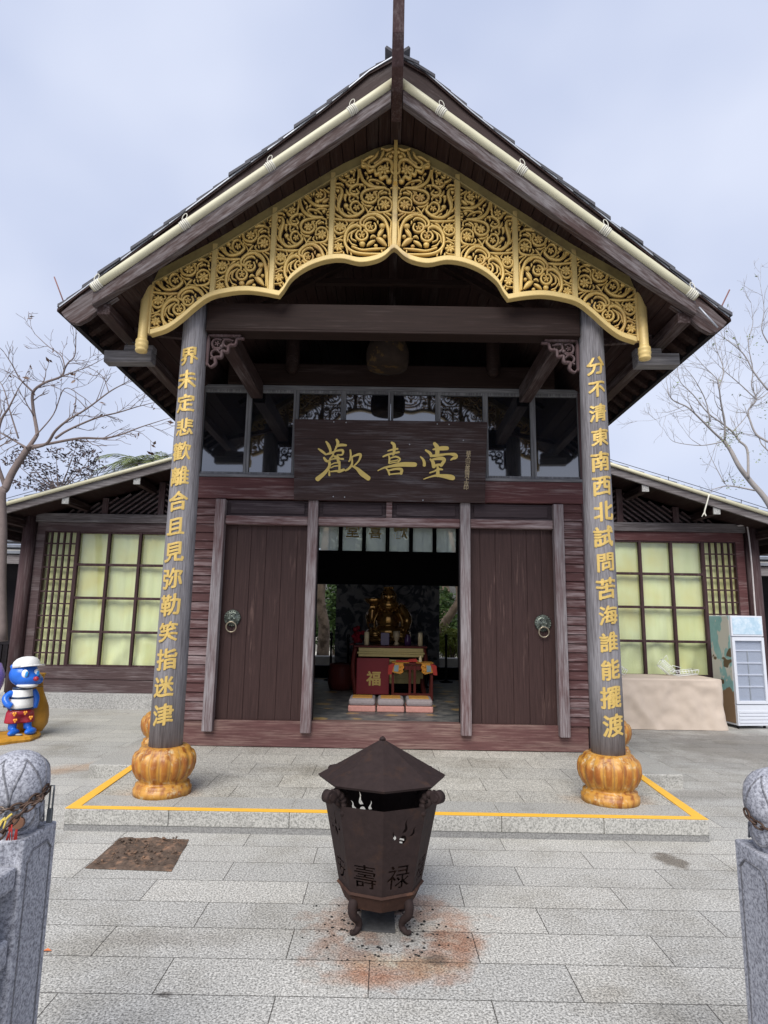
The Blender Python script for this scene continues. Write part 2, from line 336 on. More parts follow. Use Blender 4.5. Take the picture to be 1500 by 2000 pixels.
m, t, b = newmat('glazed_pot')                     # golden-brown glazed column base
v = posvec(t); n = noise_(t, v, 16, 4, .7); n2 = noise_(t, posvec(t, (1, 1, .3)), 22, 4)
c = mixc(t, n, (0.36, 0.15, 0.02), (0.60, 0.32, 0.06)); c = mixc(t, ramp(t, n2, .47, .64), c, (0.24, 0.075, 0.010)); c = mixc(t, ramp(t, n, .56, .70), c, (0.50, 0.40, 0.24))
sx = nd(t, 'ShaderNodeSeparateXYZ'); t.links.new(nd(t, 'ShaderNodeTexCoord').outputs['Generated'], sx.inputs[0])
an = math_(t, 'ARCTAN2', math_(t, 'SUBTRACT', sx.outputs[1], .5), math_(t, 'SUBTRACT', sx.outputs[0], .5))
lobe = math_(t, 'ABSOLUTE', math_(t, 'SINE', math_(t, 'MULTIPLY', an, 9.0)))
pm = math_(t, 'MULTIPLY', ramp(t, math_(t, 'ADD', lobe, math_(t, 'MULTIPLY', math_(t, 'SUBTRACT', n, .5), .5)), .55, .78), math_(t, 'MULTIPLY', ramp(t, sx.outputs[2], .36, .46), ramp(t, sx.outputs[2], .72, .82, (1, 1, 1), (0, 0, 0))))
c = mixc(t, math_(t, 'MULTIPLY', pm, .75), c, mixc(t, n2, (0.40, 0.12, 0.012), (0.20, 0.06, 0.010)))
gr_ = math_(t, 'MULTIPLY', ramp(t, lobe, .10, .26, (1, 1, 1), (0, 0, 0)), ramp(t, sx.outputs[2], .30, .36)); c = mixc(t, math_(t, 'MULTIPLY', gr_, .6), c, (0.26, 0.14, 0.05))
t.links.new(c, b.inputs['Base Color']); b.inputs['Roughness'].default_value = 0.46; bump(t, b, n, .35, .006)

m, t, b = newmat('dark_screen')                    # dragon-pattern screen behind the statue
v = posvec(t); nn = nd(t, 'ShaderNodeTexNoise', i_Scale=3.5, i_Detail=5.0, i_Distortion=1.6); t.links.new(v, nn.inputs['Vector'])
c = mixc(t, ramp(t, nn.outputs['Fac'], .46, .56), (0.055, 0.06, 0.07), (0.32, 0.31, 0.30))
t.links.new(c, b.inputs['Base Color']); b.inputs['Roughness'].default_value = 0.7

m, t, b = newmat('fridge_art')                     # worn teal and tan sticker on the side
v = posvec(t); n = noise_(t, posvec(t, (1, 2, 1)), 2.2, 3); n2 = noise_(t, v, 6, 4, .7); n3 = noise_(t, posvec(t, (1, 1, 1.6), (.4, .3, .2)), 2.8, 2)
c = mixc(t, n2, (0.10, 0.26, 0.26), (0.30, 0.46, 0.45)); c = mixc(t, ramp(t, n, .50, .52), c, (0.46, 0.45, 0.40))
c = mixc(t, ramp(t, n3, .62, .635), c, (0.10, 0.065, 0.035))
sx = nd(t, 'ShaderNodeSeparateXYZ'); t.links.new(v, sx.inputs[0])
c = mixc(t, ramp(t, math_(t, 'ADD', sx.outputs[2], math_(t, 'MULTIPLY', n, .5)), .78, .80, (1, 1, 1), (0, 0, 0)), c, (0.20, 0.13, 0.075))
t.links.new(c, b.inputs['Base Color']); b.inputs['Roughness'].default_value = 0.5
m, t, b = newmat('fridge_header')
v = posvec(t); n2 = noise_(t, v, 7, 4, .7)
c = mixc(t, ramp(t, n2, .4, .65), (0.36, 0.50, 0.60), (0.60, 0.67, 0.73)); t.links.new(c, b.inputs['Base Color']); b.inputs['Roughness'].default_value = 0.3

# ------------------------------------------------------------------ mesh helpers
class MB:
    def __init__(self): self.v = []; self.f = []; self.sm = []
    def add(self, vs, fs, smooth=False):
        o = len(self.v); self.v += [tuple(p) for p in vs]
        self.f += [tuple(i + o for i in f) for f in fs]; self.sm += [smooth] * len(fs)
    def box(self, x0, x1, y0, y1, z0, z1):
        x0, x1 = min(x0, x1), max(x0, x1); y0, y1 = min(y0, y1), max(y0, y1); z0, z1 = min(z0, z1), max(z0, z1)
        self.add([(x0, y0, z0), (x1, y0, z0), (x1, y1, z0), (x0, y1, z0), (x0, y0, z1), (x1, y0, z1), (x1, y1, z1), (x0, y1, z1)],
                 [(0, 3, 2, 1), (4, 5, 6, 7), (0, 1, 5, 4), (1, 2, 6, 5), (2, 3, 7, 6), (3, 0, 4, 7)])
        return self
    def beam(self, p, q, wd, h, up=(0, 0, 1)):
        p, q = Vector(p), Vector(q); d = (q - p).normalized(); s = d.cross(Vector(up)).normalized(); u = s.cross(d)
        vs = [b_ + s * (i * wd / 2) + u * (j * h / 2) for b_ in (p, q) for i, j in ((-1, -1), (1, -1), (1, 1), (-1, 1))]
        self.add(vs, [(0, 1, 2, 3), (7, 6, 5, 4), (0, 4, 5, 1), (1, 5, 6, 2), (2, 6, 7, 3), (3, 7, 4, 0)]); return self
    def tube(self, pts, rad, n=8, cap=True, smooth=True):
        pts = [Vector(p) for p in pts]
        if not hasattr(rad, '__len__'): rad = [rad] * len(pts)
        d0 = (pts[1] - pts[0]).normalized(); a = d0.orthogonal().normalized(); vs = []
        for i, p in enumerate(pts):
            d = (pts[min(i + 1, len(pts) - 1)] - pts[max(i - 1, 0)])
            if d.length > 1e-9: d.normalize()
            a = a - d * a.dot(d)
            a = a.normalized() if a.length > 1e-6 else d.orthogonal().normalized()
            b_ = d.cross(a)
            vs += [p + (a * cos(2 * pi * k / n) + b_ * sin(2 * pi * k / n)) * rad[i] for k in range(n)]
        fs = [(i * n + k, i * n + (k + 1) % n, (i + 1) * n + (k + 1) % n, (i + 1) * n + k) for i in range(len(pts) - 1) for k in range(n)]
        self.add(vs, fs, smooth)
        if cap: self.add(vs[:n], [tuple(range(n))[::-1]]); self.add(vs[-n:], [tuple(range(n))])
        return self
    def lathe(self, prof, n=32, c=(0, 0, 0), smooth=True, mod=None):
        vs = []
        for (r, z) in prof:
            for k in range(n):
                a = 2 * pi * k / n; rr = mod(r, z, a) if mod else r
                vs.append((c[0] + rr * cos(a), c[1] + rr * sin(a), c[2] + z))
        fs = [(i * n + k, i * n + (k + 1) % n, (i + 1) * n + (k + 1) % n, (i + 1) * n + k) for i in range(len(prof) - 1) for k in range(n)]
        self.add(vs, fs, smooth)
        self.add(vs[:n], [tuple(range(n))[::-1]]); self.add(vs[-n:], [tuple(range(n))]); return self
    def prism(self, poly, y0, y1, ax='y'):              # polygon in the xz plane, thick along y
        n = len(poly)
        P = (lambda a, b_, d: (a, d, b_)) if ax == 'y' else ((lambda a, b_, d: (d, a, b_)) if ax == 'x' else (lambda a, b_, d: (a, b_, d)))
        self.add([P(a, b_, y0) for a, b_ in poly] + [P(a, b_, y1) for a, b_ in poly],
                 [tuple(range(n)), tuple(range(2 * n - 1, n - 1, -1))] + [(i, i + n, (i + 1) % n + n, (i + 1) % n) for i in range(n)]); return self
    def strip(self, lo, hi, y0, y1):                    # band between two polylines in xz, thick along y
        n = len(lo)
        vs = [(a, y0, b_) for a, b_ in lo] + [(a, y0, b_) for a, b_ in hi] + [(a, y1, b_) for a, b_ in lo] + [(a, y1, b_) for a, b_ in hi]
        fs = []
        for i in range(n - 1):
            fs += [(i, i + 1, n + i + 1, n + i), (2 * n + i, 3 * n + i, 3 * n + i + 1, 2 * n + i + 1), (i, 2 * n + i, 2 * n + i + 1, i + 1), (n + i, n + i + 1, 3 * n + i + 1, 3 * n + i)]
        fs += [(0, n, 3 * n, 2 * n), (n - 1, 3 * n - 1, 4 * n - 1, 2 * n - 1)]
        self.add(vs, fs); return self
    def ball(self, c, r, nu=16, nv=10):
        r = r if hasattr(r, '__len__') else (r, r, r)
        vs = [(c[0] + r[0] * sin(pi * j / nv) * cos(2 * pi * i / nu), c[1] + r[1] * sin(pi * j / nv) * sin(2 * pi * i / nu), c[2] - r[2] * cos(pi * j / nv)) for j in range(nv + 1) for i in range(nu)]
        self.add(vs, [(j * nu + i, j * nu + (i + 1) % nu, (j + 1) * nu + (i + 1) % nu, (j + 1) * nu + i) for j in range(nv) for i in range(nu)], True); return self
    def mesh(self, me, mat=None):
        vs = [(mat @ v_.co if mat else v_.co.copy()) for v_ in me.vertices]
        self.add(vs, [tuple(p.vertices) for p in me.polygons]); return self
    def xform(self, fn): self.v = [tuple(fn(Vector(p))) for p in self.v]; return self
    def build(self, name, mat, parent=None, bevel=0.0, fix=True):
        me = bpy.data.meshes.new(name); me.from_pydata(self.v, [], self.f); me.update()
        me.polygons.foreach_set('use_smooth', self.sm)
        if fix:
            bm = bmesh.new(); bm.from_mesh(me); bmesh.ops.remove_doubles(bm, verts=bm.verts, dist=1e-6)
            bmesh.ops.recalc_face_normals(bm, faces=bm.faces); bm.to_mesh(me); bm.free()
        me.materials.append(MATS[mat])
        o = bpy.data.objects.new(name, me); COL.objects.link(o)
        if parent:
            o.parent = parent
            o.matrix_parent_inverse = Matrix.Translation(parent.location).inverted() if parent.type == 'EMPTY' else parent.matrix_parent_inverse
            if parent.type != 'EMPTY': o.matrix_parent_inverse = Matrix.Identity(4)
            if parent.type != 'EMPTY' and parent.parent:   # parts live in world coordinates, sub-parts too
                o.matrix_parent_inverse = Matrix.Identity(4)
        if bevel:
            md = o.modifiers.new('bevel', 'BEVEL'); md.width = bevel; md.segments = 2; md.limit_method = 'ANGLE'; md.angle_limit = radians(40)
        return o

def tag(o, label=None, cat=None, group=None, kind=None):
    if label: o['label'] = label
    if cat: o['category'] = cat
    if group: o['group'] = group
    if kind: o['kind'] = kind
    return o
def thing(name, label, cat, loc=(0, 0, 0), group=None):
    o = bpy.data.objects.new(name, None); COL.objects.link(o); o.location = loc; o.empty_display_size = 0.2
    return tag(o, label, cat, group)
def catmull(pts, n=6):
    out_ = []; P = [Vector(p) for p in pts]; P = [P[0] * 2 - P[1]] + P + [P[-1] * 2 - P[-2]]
    for i in range(1, len(P) - 2):
        for k in range(n):
            s = k / n; a, b_, c, d = P[i - 1], P[i], P[i + 1], P[i + 2]
            out_.append(0.5 * ((2 * b_) + (c - a) * s + (2 * a - 5 * b_ + 4 * c - d) * s * s + (3 * b_ - a - 3 * c + d) * s ** 3))
    out_.append(P[-2]); return out_
def interp(pts, x):
    if x <= pts[0][0]: return pts[0][1]
    for (a, b_), (c, d) in zip(pts, pts[1:]):
        if x <= c: return b_ + (d - b_) * (x - a) / (c - a)
    return pts[-1][1]
def text_mesh(s, size=1.0, extrude=0.02, offset=0.0):
    cu = bpy.data.curves.new('lettering', 'FONT'); cu.body = s; cu.size = size; cu.extrude = extrude; cu.offset = offset; cu.resolution_u = 3
    o = bpy.data.objects.new('lettering', cu); COL.objects.link(o)
    dg = bpy.context.evaluated_depsgraph_get(); me = bpy.data.meshes.new_from_object(o.evaluated_get(dg))
    bpy.data.objects.remove(o); bpy.data.curves.remove(cu)
    xs = [v_.co.x for v_ in me.vertices]; ys = [v_.co.y for v_ in me.vertices]
    if xs: me.transform(Matrix.Translation((-(min(xs) + max(xs)) / 2, -(min(ys) + max(ys)) / 2, 0)))
    return me
TXT = Matrix(((1, 0, 0, 0), (0, 0, -1, 0), (0, 1, 0, 0), (0, 0, 0, 1)))      # text plane -> facing the camera (-y)

# ------------------------------------------------------------------ ground
MB().box(-60, 60, -20, 80, -0.3, 0).build('plaza_ground', 'plaza_paving')['kind'] = 'structure'
plat = MB().box(-2.40, 2.40, 4.94, 7.27, -0.05, 0.150).build('porch_platform', 'porch_paving', bevel=0.006); plat['kind'] = 'structure'
mb = MB(); xs = [-2.4, -1.62, -0.72, 0.1, 0.86, 1.62, 2.4]
for a, b_ in zip(xs, xs[1:]): mb.box(a + .002, b_ - .002, 4.925, 5.30, 0.045, 0.154)
mb.build('edge_stone', 'granite_step', plat, bevel=0.005)
MB().box(-2.395, 2.395, 4.931, 4.95, -.02, .0445).build('base_course', 'wet_stone', plat)
mb = MB(); mb.prism([(-2.4, 4.928), (2.4, 4.928), (2.4, 5.0), (-2.4, 5.0)], .1565, .1585, 'z')
for s in (-1, 1): mb.prism([(s * 2.40, 5.0), (s * 2.31, 5.0), (s * 2.39, 6.30), (s * 2.46, 6.30)][::s], .1560 - .005, .1583, 'z')
mb.build('painted_line', 'yellow_line', plat)
for s in (-1, 1):
    o = MB().box(s * 2.42, s * 2.92, 6.42, 7.9, -0.05, 0.13).build('corner_stone', 'granite_step', bevel=0.012)
    tag(o, 'rough granite plinth block under the red column at the hall\'s %s front corner' % ('left' if s < 0 else 'right'), 'stone block', 'granite blocks beside the porch')
# planting pit
rnd = random.Random(3)
mb = MB(); nx, ny = 44, 40; P4 = [atz(*q, 0) for q in ((165, 1697), (335, 1703), (370, 1640), (235, 1637))]
for j in range(ny + 1):
    for i in range(nx + 1):
        u, v_ = i / nx, j / ny
        p = (P4[0] * (1 - u) + P4[1] * u) * (1 - v_) + (P4[3] * (1 - u) + P4[2] * u) * v_
        e = min(u, 1 - u, v_, 1 - v_)
        z = 0.003 + min(1, e * 9) * (0.006 + 0.028 * max(0, noise.fractal(Vector((p.x * 7, p.y * 7, 1)), 1, 2, 5) + .3))
        mb.v.append((p.x + .006 * noise.noise(p * 9) * (e < .04), p.y + .006 * noise.noise(p * 8 + Vector((4, 0, 0))) * (e < .04), z))
mb.f = [(j * (nx + 1) + i, j * (nx + 1) + i + 1, (j + 1) * (nx + 1) + i + 1, (j + 1) * (nx + 1) + i) for j in range(ny) for i in range(nx)]; mb.sm = [False] * len(mb.f)
pit = mb.build('soil_bed', 'soil_dark'); pit['kind'] = 'structure'
mb = MB()
for k in range(120):
    u, v_ = rnd.uniform(.06, .94), rnd.uniform(.07, .93)
    p = (P4[0] * (1 - u) + P4[1] * u) * (1 - v_) + (P4[3] * (1 - u) + P4[2] * u) * v_; r = rnd.uniform(.004, .013)
    mb.ball((p.x, p.y, 0.018 + rnd.random() * .015), (r, r * rnd.uniform(.6, 1), r * .6), 6, 4)
o = mb.build('soil_clods', 'soil_dark', pit); o['kind'] = 'stuff'
o = MB().add([(0, 0, 0)], []) or MB()
p = atz(91, 1859)
mb = MB(); mb.add([(p.x - .02, p.y, .004), (p.x, p.y - .012, .012), (p.x + .025, p.y, .005), (p.x, p.y + .012, .011)], [(0, 1, 2, 3)])
tag(mb.build('fallen_leaf', 'leaf_fallen', fix=False), 'small orange dry leaf lying on the paving beside the stone post', 'leaf')

# ------------------------------------------------------------------ temple hall
hall = thing('temple_hall', 'dark timber temple hall with steep gable, open sliding doors and gold carved fascia', 'temple', (0, 7.25, 0))
YW = 7.25
mb = MB()
mb.box(-2.27, 2.27, YW, YW + .16, .155, .434).build('sill_beam', 'sill_wood', hall, .008)
for x in (-1.99, -.895, .895, 1.99):
    zt_ = 2.95
    MB().box(x - .058, x + .058, YW - .075, YW + .03, .32, zt_).build('door_post', 'post_wood', hall, .008)
for a, b_ in ((-1.932, -.953), (-.837, .837), (.953, 1.932)):
    MB().box(a, b_, YW - .045, YW + .05, 2.655, 2.76).build('door_lintel', 'lintel_wood', hall, .012)
MB().box(-.035, .035, YW - .05, YW + .05, 2.76, 2.95).build('transom_mullion', 'lintel_wood', hall, .006)
for a, b_ in ((-1.932, -.953), (-.837, -.035), (.035, .837), (.953, 1.932)):
    m_ = MB(); m_.box(a, b_, YW + .012, YW + .06, 2.76, 2.95); m_.box(a + .05, b_ - .05, YW - .004, YW + .012, 2.79, 2.925)
    m_.build('transom_panel', 'dark_panel', hall, .006)
# sliding doors
def knocker(x, z, y, parent):
    k = MB(); k.lathe([(.001, .0), (.095, .0), (.098, .012), (.085, .022), (.06, .022), (.055, .03), (.03, .048), (.001, .05)], 28)
    for i in range(20): a = 2 * pi * i / 20; k.ball((.084 * cos(a), .084 * sin(a), .02), .012, 8, 5)
    for s in (-1, 1):
        k.ball((s * .024, .022, .045), (.014, .010, .01), 8, 6); k.ball((s * .03, -.008, .042), (.018, .016, .014), 8, 6); k.tube([(s * .006, .032, .05), (s * .045, .042, .035)], .007, 6)
    k.ball((0, .004, .055), (.014, .02, .016), 8, 6); k.ball((0, -.035, .046), (.034, .012, .012), 10, 6); k.ball((0, .05, .045), (.02, .016, .012), 8, 6)
    k.xform(lambda p: Vector((x + p.x, y - p.z, z + p.y)))
    k.build('knocker', 'bronze', parent)
    r = MB(); r.tube([(x + .058 * cos(a), y - .050 - .010 * sin(a), z - .100 + .058 * sin(a)) for a in [2 * pi * i / 24 for i in range(25)]], .008, 8, False)
    r.build('knocker_ring', 'brass_ring', parent)
for s in (-1, 1):
    m_ = MB(); edges = [.90, 1.08, 1.26, 1.45, 1.63, 1.80, 1.945]
    for a, b_ in zip(edges, edges[1:]): m_.box(s * (a + .002), s * (b_ - .002), YW + .05, YW + .10, .436, 2.655)
    m_.box(s * .90, s * 1.945, YW + .062, YW + .095, .437, 2.654)
    d = m_.build('sliding_door', 'door_wood', hall, .0025)
    knocker(s * 1.80, 1.565, YW + .05, d)
    MB().box(s * .837, s * .90, YW + .032, YW + .16, .434, 2.655).build('door_jamb', 'black_wood', hall)
# siding
for s in (-1, 1):
    m_ = MB(); n_ = 25; h = (2.96 - .434) / n_
    for i in range(n_):
        z0 = .434 + i * h
        m_.prism([(YW - .022, z0 + .002), (YW - .004, z0 + h - .001), (YW + .06, z0 + h - .001), (YW + .06, z0 + .002)], s * 2.05, s * 2.28, 'x')
    m_.build('plank_siding', 'siding_wood', hall, .002)
    MB().box(s * 1.945, s * 2.06, YW - .001, YW + .12, .434, 2.96).build('corner_board', 'siding_wood', hall)
for s in (-1, 1):
    MB().box(s * 2.28, s * 2.36, YW - .02, 12.6, .15, 4.36).build('side_wall', 'wing_wood_up', hall)
MB().box(-2.36, 2.36, YW - .03, YW + .12, 2.965, 3.225).build('red_beam', 'red_beam', hall, .012)
MB().box(-2.0, 2.0, YW - .05, YW + .10, 4.39, 4.66).build('upper_beam', 'beam_wood', hall, .012)
mb = MB(); mb.box(-2.36, 2.36, YW - .02, YW + .08, 4.335, 4.388).box(-2.36, 2.36, YW - .035, YW + .08, 3.227, 3.262)
mb.build('window_rail', 'frame_grey_flat', hall, .005)
mull = [-2.31, -1.732, -1.155, -.577, 0, .577, 1.155, 1.732, 2.31]
for a, b_ in zip(mull, mull[1:]):
    fr = MB(); wv = .032
    fr.box(a, a + wv, YW - .012, YW + .05, 3.263, 4.334).box(b_ - wv, b_ - .002, YW - .012, YW + .05, 3.263, 4.334)
    fr.box(a + wv, b_ - wv, YW - .008, YW + .045, 4.30, 4.333).box(a + wv, b_ - wv, YW - .008, YW + .045, 3.264, 3.295)
    f = fr.build('clerestory_window', 'frame_grey', hall, .004)
    tilt = rnd.uniform(-.012, .012)
    g = MB(); g.add([(a + wv - .004, YW + .02, 3.29), (b_ - wv + .004, YW + .02 + tilt * .5, 3.29), (b_ - wv + .004, YW + .02 + tilt * .5 + .004, 4.305), (a + wv - .004, YW + .024, 4.305)], [(0, 1, 2, 3)])
    g.build('pane', 'window_glass', f, fix=False)
for x in (-1.205, 1.24):
    m_ = MB(); m_.lathe([(.03, 0), (.05, .02), (.075, .05), (.07, .09), (.085, .12), (.085, 1.0)], 20, (x, YW - .12, 4.50)); m_.build('hanging_post', 'beam_wood', hall)
# floor, ceiling, rear wall
MB().box(-2.28, 2.28, YW + .162, 12.55, .16, .43).build('floor', 'hall_floor', hall)
YB = 12.4
mb = MB()
for a, b_, c, d in ((-2.28, 2.28, .16, .66), (-2.28, -1.42, .66, 2.24), (1.42, 2.28, .66, 2.24), (-2.28, 2.28, 2.24, 2.88), (-2.28, -1.42, 2.88, 3.40), (1.42, 2.28, 2.88, 3.40), (-2.28, 2.28, 3.40, 5.6)):
    mb.box(a, b_, YB, YB + .15, c, d)
mb.build('rear_wall', 'black_wood', hall)
m_ = MB(); m_.box(-1.0, 1.05, YB + .02, YB + .08, .66, 2.24); m_.build('rear_screen', 'dark_screen', hall)
w_ = 2.84 / 6
for i in range(6):
    a = -1.42 + i * w_; fr = MB()
    fr.box(a, a + .04, YB - .01, YB + .08, 2.88, 3.40).box(a + w_ - .04, a + w_ - .001, YB - .01, YB + .08, 2.88, 3.40).box(a + .04, a + w_ - .04, YB - .01, YB + .08, 2.88, 2.91)
    f = fr.build('rear_window', 'black_wood', hall)
    MB().box(a + .04, a + w_ - .04, YB + .03, YB + .034, 2.91, 3.40).build('rear_pane', 'dusty_glass', f)
    MB().box(a + .20 + .04 * (i % 3), a + .235 + .04 * (i % 3), YB + .4, YB + .44, 2.7, 3.5).build('outer_bar', 'stanchion', f)
mb = MB()
for i, (s_, x, sz) in enumerate((('堂', -.62, .26), ('喜', -.22, .24), ('歡', .22, .26))):
    me = text_mesh(s_, sz, .006, .004); mb.mesh(me, Matrix.Translation((x, 10.8, 3.10 + .02 * sin(i * 5))) @ TXT)
mb.build('hanging_lettering', 'gold_letter', hall)
mb = MB(); mb.box(-2.28, 2.28, YW + .16, YB, 3.9, 3.95); mb.build('ceiling', 'black_wood', hall)
# front columns and frame
YC = 5.40
def pot_profile(h):
    return [(.19, 0), (.228, .0), (.230, .05), (.222, .056), (.216, .07), (.214, .088), (.196, .094), (.186, .104), (.188, .115), (.208, .135), (.238, .19), (.25, .24), (.248, .29), (.232, .325), (.205, .345), (.20, .36), (.18, .375), (.10, .378)]
def pot_mod(r, z, a):
    k = 1.0
    if .13 < z < .335: k = 1 + .075 * abs(sin(a * 9)) ** .6 - .05
    return r * k
def bold_mesh(s, sz, k=.022):
    me = text_mesh(s, sz, .003); bm = bmesh.new()
    for i, (dx, dy) in enumerate(((0, 0), (1, .5), (-1, -.5), (.4, -.9), (-.4, .9), (.6, 1.1))):
        n0 = len(bm.verts); bm.from_mesh(me); bm.verts.ensure_lookup_table()
        for v_ in bm.verts[n0:]: v_.co += Vector((dx * k * sz, dy * k * sz * .8, .0004 * i))
    bm.to_mesh(me); bm.free(); return me
def curved_text(mb, s, sz, cx, yc, zc, r, shear=.07):
    me = bold_mesh(s, sz, .028)
    bm = bmesh.new(); bm.from_mesh(me); bmesh.ops.triangulate(bm, faces=bm.faces)
    for _ in range(2): bmesh.ops.subdivide_edges(bm, edges=[e for e in bm.edges if abs(e.verts[0].co.x - e.verts[1].co.x) > .03], cuts=1)
    bmesh.ops.triangulate(bm, faces=bm.faces)
    for v_ in bm.verts:
        x, y, z = v_.co; y += shear * x; y += .006 * sin(x * 40)
        a = x / r
        v_.co = (cx + sin(a) * (r + z), yc - cos(a) * (r + .003 + z), zc + y)
    bm.to_mesh(me); bm.free(); mb.mesh(me)
CH_L, CH_R = '界未定悲歡離合且見弥勒笑指迷津', '分不清東南西北試問苦海誰能擺渡'
for s, chars, (pt, pb) in ((-1, CH_L, ((378, 694), (322, 1397))), (1, CH_R, ((1157, 713), (1186, 1417)))):
    x0, x1 = s * 1.838, s * 1.838
    m_ = MB(); n_ = 28
    prof = [(.136, .50), (.133, 1.2), (.124, 2.6), (.111, 4.2), (.110, 4.5)]
    m_.lathe(prof, n_, (x0, YC, 0)); c_ = m_.build('column', 'column_wood', hall)
    b_ = MB(); b_.lathe(pot_profile(1), 72, (x0, YC, .15), True, pot_mod); b_.build('column_base', 'glazed_pot', c_)
    t_ = MB(); A, B = at(pt[0], pt[1], YC - .13), at(pb[0], pb[1], YC - .14)
    for i, ch in enumerate(chars):
        k = i / 14; z = A.z + (B.z - A.z) * k
        curved_text(t_, ch, .176 + rnd.uniform(-.014, .010), x0 + rnd.uniform(-.006, .006) + s * .004, YC, z, interp([(.5, .136), (1.2, .133), (2.6, .124), (4.2, .111)], z), .09)
    t_.build('inscription', 'gold_letter', c_)
    m_ = MB(); m_.lathe([(.125, .45), (.122, 4.12)], 20, (s * 2.52, 7.35, 0)); c2 = m_.build('rear_column', 'red_column', hall)
    b_ = MB(); b_.lathe(pot_profile(1), 48, (s * 2.52, 7.35, .125), True, pot_mod); b_.build('rear_column_base', 'glazed_pot', c2)
m_ = MB(); m_.box(-1.72, 1.72, YC - .07, YC + .07, 4.19, 4.45); m_.box(-1.72, 1.72, YC - .085, YC + .085, 4.165, 4.188)
m_.build('front_beam', 'beam_wood', hall, .008)
for s in (-1, 1):
    m_ = MB(); m_.box(s * 1.56, s * 1.70, YC + .12, YW - .05, 4.20, 4.40); m_.build('tie_beam', 'beam_wood_depth', hall, .008)
    q0, q1 = at(*((300, 700) if s < 0 else (1240, 706)), 5.42), at(*((208, 700) if s < 0 else (1322, 706)), 5.42)
    m_ = MB(); m_.beam(q0, q1, .12, .115, (0, 0, 1)); m_.beam(q0 + Vector((0, .02, .09)), q0.lerp(q1, .62) + Vector((0, .02, .09)), .10, .06); m_.build('outrigger', 'log_wood', hall, .008)
    m_ = MB(); m_.beam((s * .05, 6.3, 5.75), (s * 2.1, 6.3, 4.50), .06, .10, (0, 1, 0)); m_.build('rafter_brace', 'beam_wood', hall)
    m_ = MB(); m_.beam((s * 1.72, 5.8, 4.30), (s * 2.45, 5.5, 4.24), .05, .06); m_.build('roof_strut', 'beam_wood_depth', hall)
m_ = MB(); m_.box(-.85, .85, 6.3, 6.36, 5.22, 5.28); m_.build('collar_beam', 'beam_wood', hall)

# ---- roof.  The verge leans out towards the ridge.
def yv(px): return 4.64 + .36 * abs(px - 770) / 650
def vline(pts, off=0): return sorted([(abs(p.x), p.z) for p in (at(px, py, yv(px) + off) for px, py in pts)])
TILE = vline([(115, 599), (277, 475), (440, 352), (558, 265.5), (633, 209), (721, 137), (770, 108)])
BB = vline([(178.5, 596), (292, 527), (476, 400), (772, 192)], -.08); BT = vline([(176, 573.6), (480, 366), (772, 166)], -.08)
PT = vline([(180, 563), (480, 357), (768, 160)], -.09)
TIPX = TILE[-1][0]
def yx(x): return 4.64 + .36 * min(1, abs(x) / 2.83)
tz = lambda x: interp(TILE, abs(x))
def roofpart(name, mats, fn_lo, fn_hi, xa, xb, y0off, thick, bev=0, n=14):
    for s in (-1, 1):
        m_ = MB()
        X = [xa + (xb - xa) * i / n for i in range(n + 1)]
        vs = []
        for x in X:
            for (dy, fn) in ((0, fn_lo), (0, fn_hi), (thick, fn_hi), (thick, fn_lo)): vs.append((s * x, yx(x) + y0off + dy, fn(x)))
        fs = [(4 * i + k, 4 * i + (k + 1) % 4, 4 * i + 4 + (k + 1) % 4, 4 * i + 4 + k) for i in range(n) for k in range(4)] + [(0, 1, 2, 3), (4 * n + 3, 4 * n + 2, 4 * n + 1, 4 * n)]
        m_.add(vs, fs); m_.build(name, mats[0 if s < 0 else -1], hall, bev)
UPQ = sorted([(abs(p.x + .003), p.z) for p in (at(*q, 5.2) for q in ((300, 535), (422.5, 471), (537, 401.7), (661.7, 327), (740, 290), (775, 281)))])
UPS = lambda x: interp(UPQ, x) + .008 if x < UPQ[-1][0] else -9
bb = lambda x: interp(BB, x); bt = lambda x: interp(BT, x)
# shingle courses, stepped at the verge
m_ = MB(); NC = 21; xs = [.0 + i * (TIPX + .02) / NC for i in range(NC + 1)]
for s in (-1, 1):
    for i in range(NC):
        a, b_ = xs[i], min(xs[i + 1] + .05, TIPX); za, zb = tz(a), tz(min(b_, TIPX)) - (b_ - min(b_, TIPX)) * .85
        t0, t1 = -.010, .014
        jit = rnd.uniform(-.02, .02)
        vs = [(s * a, yx(a) - .03 + jit, za + t0 - .025), (s * b_, yx(b_) - .03 + jit, zb + t1 - .03), (s * b_, yx(b_) - .03 + jit, zb + t1), (s * a, yx(a) - .03 + jit, za + t0)]
        m_.add(vs + [(p[0], 13.0, p[2]) for p in vs], [(0, 1, 2, 3), (7, 6, 5, 4), (0, 4, 5, 1), (1, 5, 6, 2), (2, 6, 7, 3), (3, 7, 4, 0)])
for s in (-1, 1): m_.beam((s * .05, 4.60, tz(.05) + .02), (s * .05, 13, tz(.05) + .02), .13, .025, (s * -.6, 0, .8))
roof = m_.build('roof', 'shingle', hall)
